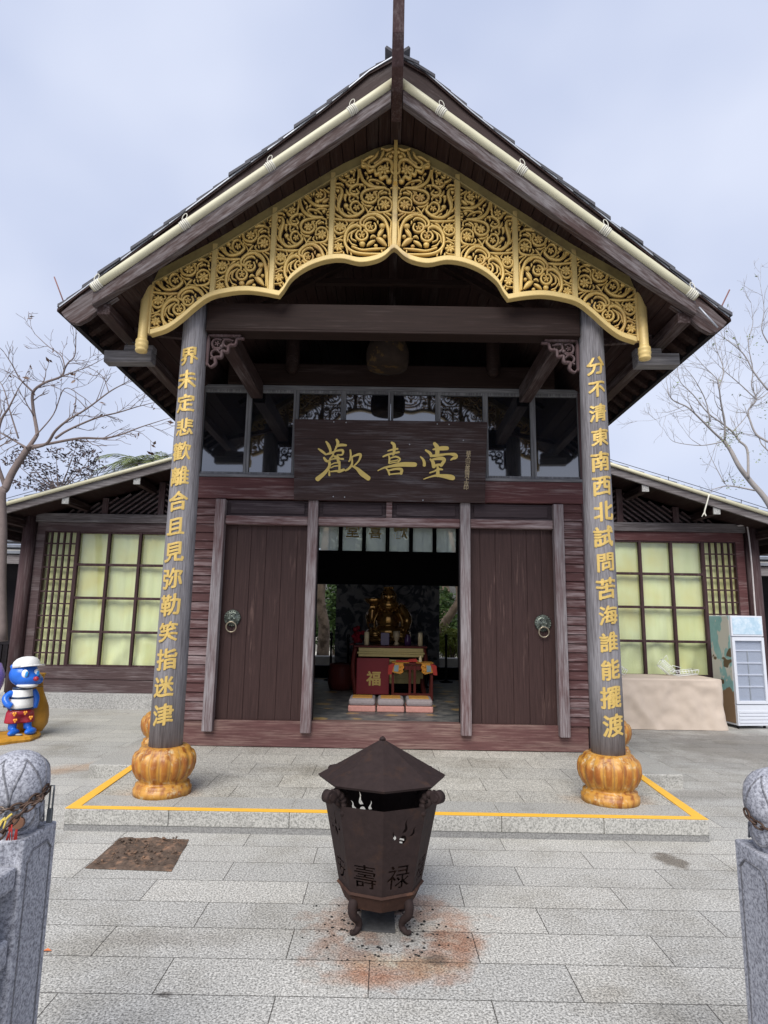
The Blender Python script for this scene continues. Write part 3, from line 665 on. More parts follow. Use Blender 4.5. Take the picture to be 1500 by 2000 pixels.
# deck boards under the shingles
m_ = MB()
for s in (-1, 1):
    vs = []
    for x in [0.0, .25, .6, .9, 1.36, 1.98, TIPX]:
        vs += [(s * x, yx(x) - .02, tz(x) - .030), (s * x, 13.0, tz(x) - .030), (s * x, yx(x) - .02, tz(x) - .055), (s * x, 13.0, tz(x) - .055)]
    k = 7; fs = []
    for i in range(k - 1):
        o_ = 4 * i; fs += [(o_, o_ + 1, o_ + 5, o_ + 4), (o_ + 2, o_ + 6, o_ + 7, o_ + 3), (o_, o_ + 4, o_ + 6, o_ + 2)]
    fs += [(4 * k - 4, 4 * k - 3, 4 * k - 1, 4 * k - 2)]
    m_.add(vs, fs)
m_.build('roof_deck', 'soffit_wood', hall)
roofpart('flashing_strip', ['flashing'], lambda x: tz(x) - .036, lambda x: tz(x) - .024, .04, TIPX - .02, -.03, .02)
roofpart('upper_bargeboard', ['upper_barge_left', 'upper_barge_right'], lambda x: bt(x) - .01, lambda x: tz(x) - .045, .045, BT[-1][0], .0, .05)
roofpart('bargeboard', ['barge_wood_left', 'barge_wood_right'], bb, bt, .05, BB[-1][0], -.08, .075, .006)
# eave end boards with a curved lower end
for s in (-1, 1):
    Q = [at(*q, yx(2.7) - .01) for q in ((119, 610), (171, 566), (200, 545), (230, 580), (187, 609), (170, 623), (151, 632), (138, 630), (125, 619))]
    m_ = MB(); m_.prism([(s * abs(q.x), q.z) for q in Q], yx(2.7) - .01, yx(2.7) + .04); m_.build('eave_board', 'barge_wood_left' if s < 0 else 'barge_wood_right', hall, .006)
    ex = abs(Q[0].x)
    m_ = MB(); m_.box(s * (ex - .045), s * (ex + .0), yx(2.83) + .03, 12.5, tz(ex) - .12, tz(ex) - .055); m_.build('eave_beam', 'black_wood', hall)
    m_ = MB(); xx = BB[-1][0]
    m_.box(s * (xx - .13), s * (xx - .02), yx(2.6) - .02, 12.5, bb(xx) - .05, bb(xx) + .05); m_.build('purlin', 'beam_wood_depth', hall, .006)
    m_ = MB()
    for i in range(34):
        y = 5.2 + i * .22
        m_.beam((s * (xx - .05), y, tz(xx - .05) - .105), (s * (ex - .01), y, tz(ex - .01) - .095), .07, .06)
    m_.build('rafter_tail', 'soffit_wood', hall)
    # soffit planks running back from the verge
    m_ = MB(); n_ = 22; xa = .05
    for i in range(n_):
        a = xa + i * (xx - .1 - xa) / n_ + .003; b_ = xa + (i + 1) * (xx - .1 - xa) / n_ - .003
        za, zb = max(bb(a) + .02, UPS(a)), max(bb(b_) + .02, UPS(b_))
        vs = [(s * a, yx(a) - .0, za), (s * b_, yx(b_) - .0, zb), (s * b_, yx(b_), zb + .02), (s * a, yx(a), za + .02)]
        m_.add(vs + [(p[0], 12.4, p[2]) for p in vs], [(0, 1, 2, 3), (7, 6, 5, 4), (0, 4, 5, 1), (1, 5, 6, 2), (2, 6, 7, 3), (3, 7, 4, 0)])
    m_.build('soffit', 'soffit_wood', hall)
    pts = [Vector((s * x, yx(x) - .085, z)) for x, z in PT]
    P_ = catmull(pts, 5); m_ = MB(); m_.tube(P_, .037, 12); pipe = m_.build('light_tube', 'pipe_cream', hall)
    for k in (.14, .42, .70, .985):
        m_ = MB()
        f_ = k * (len(P_) - 1); i = min(int(f_), len(P_) - 2); c_ = P_[i].lerp(P_[i + 1], f_ - i); d = (P_[i + 1] - P_[i]).normalized()
        for j in range(5): m_.tube([c_ + d * (j * .016 - .04), c_ + d * (j * .016 - .028)], 0.0415 + .003 * (j % 2), 12)
        lp = [c_ + Vector((0, -.02, .03)) + d * (.026 * cos(a)) + Vector((0, 0, .03 + .03 * sin(a))) for a in [2 * pi * q / 14 for q in range(15)]]
        m_.tube(lp, .0035, 6, False)
        m_.build('tube_tie', 'tie_cream', pipe)
    tip = at(*((128, 600) if s < 0 else (1400, 618)), 5.02)
    m_ = MB(); m_.tube([tip, at(*((106, 541) if s < 0 else (1425, 566)), 5.05)], .006, 6); m_.build('lightning_rod', 'rod_rust', hall)
m_ = MB(); q0, q1 = at(1365, 600, 4.93), at(1402, 640, 4.93); m_.tube([q0, q1], .008, 8); m_.build('drain_pipe', 'flashing', hall)
m_ = MB(); L0 = at(262, 672, 5.4); m_.tube([L0 + Vector((.07 * sin(a) - .02, 0, .10 * cos(a) - .08)) for a in [2 * pi * q / 16 * .9 for q in range(17)]], .007, 6); m_.build('cable_loop', 'cable', hall)
# ridge beam and horn
rz = at(775, 285, 5.2).z
m_ = MB(); m_.box(-.049, .049, 4.70, 12.4, rz, rz + .18); rb = m_.build('ridge_beam', 'beam_wood_depth', hall, .004)
m_ = MB()
H = [(4.90, rz - .012), (4.34, rz - .005), (4.18, rz + .15), (4.09, rz + .36), (4.02, rz + .68), (3.99, rz + 1.07), (3.98, rz + 1.5)]
T = [(4.90, rz + .16), (4.41, rz + .27), (4.34, rz + .34), (4.29, rz + .47), (4.23, rz + .75), (4.16, rz + 1.10), (4.09, rz + 1.5)]
vs = []
for i, ((y0, z0), (y1, z1)) in enumerate(zip(H, T)):
    hw = .049 - .004 * min(i, 3) / 3
    vs += [(-hw, y0, z0), (hw, y0, z0), (hw, y1, z1), (-hw, y1, z1)]
m_.add(vs, [(4 * i + k, 4 * i + (k + 1) % 4, 4 * i + 4 + (k + 1) % 4, 4 * i + 4 + k) for i in range(6) for k in range(4)] + [(0, 1, 2, 3), (27, 26, 25, 24)])
m_.build('gable_horn', 'wing_wood_up', rb, .006)

# ------------------------------------------------------------------ gold carved fascia
YG = 5.2
def gx(px, py): p = at(px, py, YG); return (p.x, p.z)
X0 = gx(775, 490)[0]
WAVE = [(299.5, 656.5), (332, 646), (360, 627), (388, 603), (415.6, 583.7), (450, 575), (485, 571.6), (519.6, 575), (550.8, 581), (561, 568), (575, 547), (602.8, 526.5), (637, 513), (672, 509), (706.7, 516), (734.5, 512.6), (755, 504), (772.6, 488)]
WV = [((p[0] - X0), p[1]) for p in (gx(*q) for q in WAVE)]
cut = 8                                                # sharp side cusp
W1 = [tuple(v_[:2]) for v_ in catmull([Vector((x, z, 0)) for x, z in WV[:cut + 1]], 5)]; W2 = [tuple(v_[:2]) for v_ in catmull([Vector((x, z, 0)) for x, z in WV[cut:]], 5)]
WV = W1 + W2[1:]; WV[-1] = (0, WV[-1][1])
WVR = sorted([(-x, z) for x, z in WV])                   # right half, x >= 0
UP = sorted([(abs(p[0] - X0), p[1]) for p in (gx(*q) for q in ((300, 535), (422.5, 471), (537, 401.7), (661.7, 327), (740, 290), (775, 281)))])
UP[0] = (0, UP[0][1])
up = lambda x: interp(UP, abs(x)); lo = lambda x: interp(WVR, abs(x))
DIV = [abs(gx(*q)[0] - X0) for q in ((653, 430), (538.5, 490), (423.5, 520))]
PX = abs(gx(289, 615)[0] - X0)
wv = sorted(set(WV + [(-x, z) for x, z in WV]))
RH = .050
fas = MB(); fas.strip(wv, [(x, z + RH) for x, z in wv], YG - .035, YG + .04)
fascia = fas.build('carved_fascia', 'gold_rail', hall, .006)
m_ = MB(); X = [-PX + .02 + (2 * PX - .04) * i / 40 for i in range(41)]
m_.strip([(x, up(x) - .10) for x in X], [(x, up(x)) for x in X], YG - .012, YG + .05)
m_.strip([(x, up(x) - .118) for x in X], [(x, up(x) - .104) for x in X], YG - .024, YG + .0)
m_.build('top_rail', 'gold_old_shaded', fascia, .004)
for x in [0] + DIV + [-d for d in DIV]:
    m_ = MB(); m_.box(x - .021, x + .021, YG - .022, YG + .03, lo(x) + RH * .5, up(x) - .05); m_.box(x - .027, x - .021, YG - .010, YG + .02, lo(x) + RH, up(x) - .10); m_.box(x + .021, x + .027, YG - .010, YG + .02, lo(x) + RH, up(x) - .10)
    m_.build('divider', 'gold_rail', fascia, .003)
zb = gx(285, 690)[1]
for s in (-1, 1):
    m_ = MB(); m_.box(s * (PX - .055), s * (PX - .030), YG - .015, YG + .03, lo(PX - .04) + .02, up(PX) - .02)
    m_.lathe([(.02, 0), (.048, .004), (.053, .02), (.048, .036), (.053, .042), (.056, .064), (.051, .082), (.055, .088), (.053, .11), (.042, .124), (.040, .145), (.040, .82)], 24, (s * PX, YG - .02, zb))
    m_.build('end_post', 'gold_rail', fascia)

# scrollwork: strokes in the drawing units of one panel (u to the right, v downwards)
ST = []
def sk(w, *p): ST.append((w, [Vector((a, b_, 0)) for a, b_ in p]))
def arc(w, cx, cy, r, a0, a1, r1=None):
    r1 = r if r1 is None else r1; n = max(4, int(abs(a1 - a0) / 25))
    sk(w, *[(cx + (r + (r1 - r) * i / n) * cos(radians(a0 + (a1 - a0) * i / n)), cy + (r + (r1 - r) * i / n) * sin(radians(a0 + (a1 - a0) * i / n))) for i in range(n + 1)])
def dot(cx, cy, r): ST.append((-r, [Vector((cx, cy, 0))]))
def flower(cx, cy, r, n=6, ph=0):
    for i in range(n):
        a = radians(ph) + 2 * pi * i / n
        sk(-r * .55, (cx + r * .16 * cos(a), cy + r * .16 * sin(a)), (cx + r * .6 * cos(a), cy + r * .6 * sin(a)), (cx + r * cos(a + .12), cy + r * sin(a + .12)))
    dot(cx, cy, r * .2)
sk(48, (210, 705), (450, 730), (555, 775), (592, 860), (555, 945), (455, 978), (378, 940), (352, 875), (372, 815)); flower(460, 870, 78, 7, 10)
sk(42, (480, 1140), (300, 1150), (190, 1140), (125, 1095), (115, 985), (165, 900), (250, 880), (318, 935), (325, 1000)); flower(222, 1005, 88, 7, 0)
sk(58, (1000, 705), (920, 720), (900, 810), (930, 940), (948, 1050), (900, 1160), (790, 1228), (650, 1200), (560, 1110), (575, 1050))
sk(40, (575, 1110), (640, 1178), (720, 1150), (760, 1060), (730, 975), (660, 955), (610, 1010)); flower(665, 1065, 55, 5, -60)
sk(30, (600, 1170), (700, 1222), (785, 1165)); sk(28, (790, 1225), (860, 1170), (885, 1105)); sk(-34, (760, 1130), (800, 1090), (830, 1040)); dot(828, 1035, 38)
sk(46, (590, 1285), (720, 1300), (850, 1292), (1005, 1275)); sk(40, (880, 1262), (950, 1225), (1005, 1180)); sk(30, (945, 1140), (985, 1080), (1000, 1040))
sk(58, (150, 1760), (150, 1600), (170, 1420), (245, 1255), (370, 1182), (500, 1210), (590, 1300), (592, 1370), (545, 1395))
sk(36, (345, 1290), (400, 1245), (480, 1260), (540, 1320), (545, 1370)); sk(26, (220, 1320), (270, 1260), (340, 1220)); arc(44, 435, 1410, 80, -100, 215); flower(440, 1410, 52, 5, -90)
sk(60, (590, 1480), (600, 1415), (690, 1390), (790, 1470), (830, 1600), (815, 1740), (720, 1840), (560, 1885), (300, 1890)); arc(44, 570, 1560, 88, -60, 240); flower(570, 1560, 55, 5, -90)
sk(32, (640, 1450), (720, 1520), (730, 1620), (670, 1660)); sk(28, (700, 1480), (775, 1560), (790, 1660)); sk(28, (640, 1750), (720, 1720), (765, 1650)); dot(560, 1715, 46); dot(255, 1390, 48); sk(-28, (255, 1430), (300, 1500), (330, 1560))
sk(44, (200, 1785), (400, 1805), (560, 1820), (700, 1770)); sk(30, (640, 1890), (740, 1840), (790, 1780)); sk(30, (780, 1890), (800, 1800), (830, 1720))
sk(-95, (345, 1610), (270, 1650), (180, 1745)); sk(-62, (320, 1590), (280, 1520), (230, 1450)); sk(-62, (360, 1650), (430, 1690), (490, 1745)); sk(-40, (350, 1590), (400, 1570), (440, 1610)); dot(215, 1575, 30); dot(350, 1745, 30)
arc(40, 915, 1450, 85, -40, 220); flower(915, 1410, 85, 8, 0); flower(925, 1770, 80, 7, 20); sk(30, (860, 1575), (920, 1620), (990, 1640)); sk(30, (850, 1660), (910, 1650), (975, 1690)); sk(28, (855, 1840), (900, 1870), (990, 1880))
sk(34, (690, 1325), (750, 1370), (800, 1450)); sk(34, (630, 1340), (680, 1380)); sk(26, (830, 1310), (800, 1370), (840, 1400)); sk(26, (650, 1500), (610, 1480), (560, 1500))
arc(44, 750, 580, 95, -10, 190); flower(755, 580, 70, 6, 15); sk(40, (650, 560), (645, 480), (650, 400)); sk(40, (830, 600), (890, 570), (930, 540)); sk(34, (870, 690), (920, 640), (985, 640))
sk(60, (200, 695), (400, 690), (540, 610), (600, 500), (625, 400)); sk(30, (220, 660), (300, 590), (430, 555), (480, 590), (420, 650)); sk(28, (320, 640), (350, 620))
sk(44, (620, 640), (700, 660), (765, 720), (765, 800), (690, 830), (635, 800), (660, 755)); sk(34, (560, 660), (610, 650), (620, 700))
sk(-48, (760, 860), (810, 810), (835, 735)); sk(34, (640, 925), (660, 865), (745, 830)); sk(34, (740, 985), (780, 920), (770, 850)); sk(-46, (840, 830), (850, 890), (835, 960)); dot(845, 850, 26)
sk(26, (935, 830), (955, 900), (965, 990)); sk(26, (1000, 870), (960, 940)); dot(965, 770, 26)
sk(30, (420, 1040), (500, 1035), (560, 1005)); sk(28, (400, 1045), (450, 1110), (490, 1175)); sk(26, (540, 1045), (500, 1110), (470, 1180)); sk(26, (350, 1040), (370, 1090), (330, 1130)); sk(30, (590, 960), (560, 1000))
sk(30, (145, 800), (160, 740), (215, 715)); sk(30, (185, 800), (230, 785), (280, 810)); sk(32, (250, 745), (320, 800), (320, 880)); sk(28, (340, 770), (400, 790), (380, 830)); dot(150, 810, 22)
sk(40, (110, 1850), (130, 1600), (120, 1350)); sk(30, (110, 1330), (160, 1250), (230, 1180)); sk(30, (110, 1200), (180, 1170))
# the part above the first panel, seen in the lower ones
sk(56, (105, 490), (300, 495), (430, 430), (520, 340)); arc(42, 280, 300, 95, 30, 260); flower(290, 290, 70, 6); sk(-60, (120, 360), (180, 400), (230, 440)); dot(320, 415, 40); sk(34, (420, 380), (500, 310), (530, 230)); sk(34, (105, 260), (200, 200)); sk(30, (140, 560), (240, 540), (330, 560)); dot(200, 590, 30)
def sample(w, pts):
    """centreline samples (x, y, half width)"""
    if len(pts) == 1:
        r = -w; c = pts[0]
        return [(c.x + r * k, c.y, max(.6, r * sqrt(max(0, 1 - k * k)))) for k in (-1, -.85, -.5, 0, .5, .85, 1)]
    P_ = catmull(pts, 7) if len(pts) > 2 else [pts[0].lerp(pts[1], i / 6) for i in range(7)]
    n = len(P_) - 1; res = []
    for i, p in enumerate(P_):
        k = i / n
        hw = (-w / 2) * sin(pi * min(1, .06 + .92 * k)) ** .8 if w < 0 else (w / 2) * min(1, .35 + 3.0 * k) * (1 - .45 * max(0, k - .35))
        res.append((p.x, p.y, max(1.5, hw)))
    if w > 0:                                           # a curl ends in a round drop
        x, y, h_ = res[-1]; dx, dy = P_[-1].x - P_[-2].x, P_[-1].y - P_[-2].y; L = max(1e-6, sqrt(dx * dx + dy * dy)); r = w * .42
        res += [(x + dx / L * r * k, y + dy / L * r * k, r * f_) for k, f_ in ((.2, .85), (.6, 1.0), (1.1, .9), (1.5, .5), (1.62, .12))]
    return res
SAM = [sample(*s) for s in ST]
# small leaves fill what is left open
rf = random.Random(11); cells = {}
def put(x, y, r):
    for i in range(int((x - r - 60) // 60), int((x + r + 60) // 60) + 1):
        for j in range(int((y - r - 60) // 60), int((y + r + 60) // 60) + 1): cells.setdefault((i, j), []).append((x, y, r))
for s_ in SAM:
    for q in s_: put(*q)
for _ in range(9000):
    x, y = rf.uniform(105, 1005), rf.uniform(180, 1930)
    g = min([sqrt((x - a) ** 2 + (y - b_) ** 2) - r for a, b_, r in cells.get((int(x // 60), int(y // 60)), [])] or [60])
    if g < 30: continue
    a = rf.uniform(0, 2 * pi); l = min(g, 44) * .95; wd = min(g, 40) * .85
    s_ = sample(-wd, [Vector((x - cos(a) * l, y - sin(a) * l, 0)), Vector((x + sin(a) * l * .3, y - cos(a) * l * .3, 0)), Vector((x + cos(a) * l, y + sin(a) * l, 0))])
    SAM.append(s_)
    for q in s_: put(*q)
def emit(mb, S_, conv, inside, depth, sgn, keep=None):
    run = []
    runs = []
    for q in S_:
        p = conv(q[0], q[1])
        if inside(*p) and (keep is None or keep(q[0], q[1])): run.append((p[0], p[1], q[2]))
        else:
            if len(run) > 1: runs.append(run)
            run = []
    if len(run) > 1: runs.append(run)
    for r in runs:
        n = len(r); vs = []
        for i in range(n):
            a, b_ = r[max(0, i - 1)], r[min(n - 1, i + 1)]
            dx, dz = b_[0] - a[0], b_[1] - a[1]; L = max(1e-9, sqrt(dx * dx + dz * dz)); nx_, nz_ = -dz / L, dx / L
            x, z, hw = r[i]; hw *= UNIT * .93; hh = min(hw * .8, .019)
            for k, h_ in ((-1, 0), (-.62, .75), (0, 1), (.62, .75), (1, 0)): vs.append((sgn * (x + nx_ * hw * k), depth - .004 - hh * h_, z + nz_ * hw * k))
            for k in (1, -1): vs.append((sgn * (x + nx_ * hw * k), depth + .022, z + nz_ * hw * k))
        fs = [(7 * i + k, 7 * i + (k + 1) % 7, 7 * i + 7 + (k + 1) % 7, 7 * i + 7 + k) for i in range(n - 1) for k in range(7)]
        fs += [tuple(range(7)), tuple(range(7 * n - 1, 7 * n - 8, -1))]
        mb.add(vs, fs, True)
PA = gx(770, 400); PB = gx(870, 400); UNIT = (PB[0] - PA[0]) / 100 / 8.336
edges = [0.024] + [d for d in sorted(DIV)] + [PX - .03]
SHIFT = [(0, 0), (119, 62), (233, 82), (348, 152)]
for k in range(4):
    xa, xb = edges[k] + (.0 if k == 0 else .026), edges[k + 1] - .026
    dx, dy = SHIFT[k]
    kx = (xb - xa) / ((1000 - 105) * UNIT)
    zc0 = gx(830 + dx * .98, 400 + dy)[1]
    conv = lambda u, v_: (xa + (u - 105) * UNIT * kx, zc0 - (v_ - (400 - 280) * 8.336) * UNIT)
    inside = lambda x, z: xa - .004 < x < xb + .004 and lo(x) + RH * .7 < z < up(x) - .112
    for s in (1, -1):
        mb = MB()
        for S_ in SAM: emit(mb, S_, conv, inside, YG, s, (lambda u, v_: u > 640 or v_ > 715 - .62 * (u - 80)) if k == 0 else None)
        # beading round the panel
        mb.build('carved_panel', 'gold_paint', fascia, fix=False)
# wing-shaped ornament at the apex
ST = []
sk(60, (20, 560), (110, 470), (100, 360), (140, 270), (230, 250), (330, 330), (430, 400), (560, 330)); sk(52, (110, 540), (150, 640), (200, 560), (280, 590), (300, 500), (360, 520), (390, 440), (470, 470), (510, 390), (580, 370), (585, 300))
sk(50, (240, 60), (260, 160), (300, 260), (370, 320)); sk(46, (330, 110), (370, 200), (420, 260)); sk(44, (400, 190), (480, 220), (560, 280)); flower(230, 440, 95, 7); sk(40, (430, 250), (480, 330), (450, 380)); sk(44, (130, 120), (190, 170), (200, 240)); dot(130, 200, 40); dot(90, 120, 34); sk(36, (180, 300), (180, 360)); dot(150, 640, 44); sk(30, (300, 380), (330, 440), (310, 500))
sk(44, (90, 40), (180, 80), (260, 60))
APX = [sample(*s) for s in ST]; zc0 = gx(830, 400)[1]
conv = lambda u, v_: (.012 + (u - 70) * UNIT * 1.02, zc0 - (v_ - 120 * 8.336) * UNIT)
mb = MB()
for s in (1, -1):
    for S_ in APX: emit(mb, S_, conv, lambda x, z: z < up(x) + .02, YG - .05, s)
mb.box(-.016, .016, YG - .075, YG - .02, gx(775, 365)[1], gx(775, 285)[1]); mb.build('apex_ornament', 'gold_paint', fascia, fix=False)

# carved brackets beside the column heads
ST = []
sk(70, (0, 0), (0, 500)); sk(70, (0, 0), (500, 0)); sk(60, (0, 480), (60, 560), (140, 500), (130, 400), (230, 380), (240, 280), (330, 290), (350, 180), (450, 160), (480, 60), (560, 50)); arc(44, 150, 150, 85, 0, 300); arc(40, 130, 330, 70, 40, 330); arc(40, 320, 130, 70, 0, 300); flower(150, 150, 50, 5); sk(36, (230, 230), (160, 260), (90, 230)); sk(36, (50, 420), (90, 400)); sk(36, (240, 60), (400, 90)); dot(230, 200, 36)
BR = [sample(*s) for s in ST]; OU = UNIT; UNIT = .31 / 560
for s in (1, -1):
    mb = MB(); conv = lambda u, v_: (1.71 - u * UNIT, 4.16 - v_ * UNIT)
    for S_ in BR: emit(mb, S_, conv, lambda x, z: True, YC, s)
    mb.build('carved_bracket', 'bracket_wood', hall, fix=False)
UNIT = OU
# ------------------------------------------------------------------ name board over the door
plaque = thing('name_board', 'dark wooden name board with three large gold brush characters hanging over the doorway', 'sign', (0, 7.0, 2.93))
PQ = [(575, 818), (952, 824), (947, 983), (574, 976)]
PY = [6.98, 6.98, 7.13, 7.13]
C4 = [at(x, y, Y) for (x, y), Y in zip(PQ, PY)]
ux = (C4[1] - C4[0]).normalized(); uz = ((C4[0] - C4[3]) + (C4[1] - C4[2])).normalized(); un = ux.cross(uz).normalized()
if un.y > 0: un = -un
m_ = MB(); WID = (C4[1] - C4[0]).length; HGT = (C4[0] - C4[3]).length
zs = [0, .27, .52, .76, 1.0]
for a, b_ in zip(zs, zs[1:]):
    A0, A1 = C4[3].lerp(C4[0], a + .0015), C4[3].lerp(C4[0], b_ - .0015); B0, B1 = C4[2].lerp(C4[1], a + .0015), C4[2].lerp(C4[1], b_ - .0015)
    vs = [A0, B0, B1, A1]; m_.add(vs + [p - un * .045 for p in vs], [(0, 1, 2, 3), (7, 6, 5, 4), (0, 4, 5, 1), (1, 5, 6, 2), (2, 6, 7, 3), (3, 7, 4, 0)])
m_.build('board', 'plaque_wood', plaque, .0015)
def on_board(px, py):
    d = ray(px, py); o_ = cam.matrix_world.translation; k = (C4[0] - o_).dot(un) / d.dot(un); return o_ + d * k
def brush(mb, strokes, conv, h=.006, lift=.003):
    for i, st_ in enumerate(strokes):
        P_ = [Vector((a, b_, c_)) for a, b_, c_ in st_]                 # u, v, half width in drawing units
        if len(P_) == 2: P_ = [P_[0], P_[0].lerp(P_[1], .5), P_[1]]
        P_ = catmull(P_, 6); n = len(P_); L, R_ = [], []
        for j, p in enumerate(P_):
            a, b_ = P_[max(0, j - 1)], P_[min(n - 1, j + 1)]; dx, dy = b_.x - a.x, b_.y - a.y; l = max(1e-6, sqrt(dx * dx + dy * dy))
            L.append((p.x - dy / l * p.z, p.y + dx / l * p.z)); R_.append((p.x + dy / l * p.z, p.y - dx / l * p.z))
        def cap(q, p0, p1, k):                                           # rounded ends
            dx, dy = p1.x - p0.x, p1.y - p0.y; l = max(1e-6, sqrt(dx * dx + dy * dy)); return [(p1.x + dx / l * p1.z * k2 - dy / l * p1.z * s2, p1.y + dy / l * p1.z * k2 + dx / l * p1.z * s2) for s2, k2 in ((.7, .55), (0, .8), (-.7, .55))]
        poly = L + cap(0, P_[-2], P_[-1], 1) + R_[::-1] + cap(0, P_[1], P_[0], 1)
        nn = len(poly); lf = lift + .0006 * i
        fr = [conv(*q) + un * (lf + h) for q in poly]; bk = [conv(*q) + un * .0005 for q in poly]
        cs = [conv(p.x, p.y) + un * (lf + h) for p in P_]
        vs = fr + bk; fs = [(k, (k + 1) % nn, nn + (k + 1) % nn, nn + k) for k in range(nn)]
        m = len(L)
        fs += [(k, k + 1, nn - 4 - k - 1, nn - 4 - k) for k in range(m - 1)]
        fs += [tuple([m - 1, m, m + 1, m + 2, m + 3]), tuple([2 * m + 2, 2 * m + 3, 2 * m + 4, 2 * m + 5, 0])]
        mb.add(vs, fs)
K2 = lambda u, v_: on_board(600 + u / 7.5, 850 + v_ / 7.5)
HUAN = [[(165, 200, 10), (215, 235, 18), (265, 275, 14)], [(278, 95, 12), (315, 150, 22), (340, 220, 18), (335, 265, 12)], [(430, 65, 16), (450, 105, 22), (440, 150, 16), (400, 235, 10)], [(420, 170, 10), (490, 145, 20), (570, 148, 16)],
        [(265, 285, 10), (340, 265, 16), (400, 245, 14)], [(385, 245, 10), (450, 225, 14), (520, 225, 18), (515, 285, 12), (440, 290, 10)], [(385, 250, 10), (375, 300, 14), (330, 350, 10)], [(400, 310, 16), (440, 330, 18), (460, 400, 20)],
        [(245, 330, 14), (275, 370, 20), (300, 385, 16)], [(310, 375, 10), (400, 345, 10), (530, 350, 14)], [(330, 395, 18), (320, 470, 20), (250, 560, 26), (150, 645, 34)], [(345, 435, 8), (400, 410, 9), (470, 405, 10)], [(345, 480, 8), (400, 455, 9), (480, 445, 10)],
        [(470, 385, 18), (475, 450, 16), (470, 540, 14)], [(345, 535, 9), (430, 525, 14), (470, 530, 22), (540, 505, 18)], [(325, 520, 10), (325, 590, 15)], [(440, 300, 10), (470, 340, 12)],
        [(632, 220, 12), (640, 290, 14), (630, 360, 14), (612, 385, 10)], [(640, 330, 10), (700, 300, 14), (780, 285, 20), (760, 370, 12), (690, 450, 10)], [(660, 340, 10), (655, 430, 16), (610, 490, 16), (560, 520, 12)], [(665, 455, 12), (730, 490, 22), (800, 560, 36), (900, 635, 34)]]
XI = [[(1235, 108, 16), (1275, 150, 24), (1270, 260, 18), (1255, 290, 12)], [(1180, 232, 8), (1250, 212, 13), (1325, 200, 14)], [(1110, 315, 11), (1200, 280, 14), (1345, 248, 14)], [(1195, 300, 10), (1205, 345, 14), (1200, 410, 14)], [(1210, 340, 8), (1300, 315, 13), (1360, 350, 13), (1330, 395, 12)], [(1215, 385, 8), (1290, 372, 8), (1330, 362, 8)], [(1205, 415, 8), (1270, 400, 8), (1320, 395, 8)],
      [(1035, 520, 7), (1120, 480, 12), (1230, 455, 18), (1380, 430, 32), (1540, 430, 34), (1585, 432, 30)], [(1150, 480, 9), (1185, 520, 14), (1205, 580, 14)], [(1180, 520, 12), (1300, 495, 16), (1380, 505, 22), (1375, 565, 20)], [(1200, 575, 10), (1300, 565, 10), (1380, 560, 14)]]
K3 = lambda u, v_: on_board(780 + u / 9.375, 850 + v_ / 9.375)
TANG = [[(640, 150, 28), (690, 220, 40), (695, 300, 38), (690, 370, 36)], [(615, 262, 12), (700, 250, 30), (790, 240, 40), (880, 240, 34)], [(480, 275, 16), (550, 320, 26), (590, 380, 26)], [(570, 385, 18), (700, 370, 26), (850, 350, 18), (960, 345, 22)], [(930, 345, 20), (1010, 360, 34), (1030, 400, 36), (960, 440, 18), (938, 460, 8)],
        [(385, 395, 12), (430, 440, 20), (455, 500, 26), (455, 555, 28)], [(565, 440, 14), (610, 490, 30), (630, 580, 34)], [(600, 450, 16), (700, 430, 26), (790, 430, 34), (820, 465, 30), (760, 560, 28)], [(630, 565, 24), (700, 545, 22), (760, 540, 20)], [(555, 690, 12), (640, 660, 14), (720, 625, 22), (790, 630, 12)], [(700, 580, 20), (705, 650, 26), (700, 740, 36)], [(445, 805, 9), (560, 765, 12), (680, 740, 22), (820, 750, 36), (930, 770, 48), (985, 785, 42)]]
for nm, st_, cv in (('character', HUAN, K2), ('character', XI, K2), ('character', TANG, K3)):
    m_ = MB(); brush(m_, st_, cv); m_.build(nm, 'plaque_gold', plaque)
m_ = MB(); A, B = on_board(915, 885), on_board(910, 952)
for i, ch in enumerate('蔡太山云書贈月上吉印'):
    me = text_mesh(ch, .062, .0015); p = A.lerp(B, i / 9) + un * .003
    m_.mesh(me, Matrix(((ux.x, uz.x, un.x, p.x), (ux.y, uz.y, un.y, p.y), (ux.z, uz.z, un.z, p.z), (0, 0, 0, 1))))
m_.build('signature', 'faded_gold', plaque)
m_ = MB()
for px, py in ((652, 824), (676, 825), (854, 828), (877, 829), (651, 970), (673, 971), (826, 977), (905, 860), (800, 868)): m_.ball(on_board(px, py) + un * .002, .008, 8, 5)
m_.build('nail_heads', 'flashing', plaque)

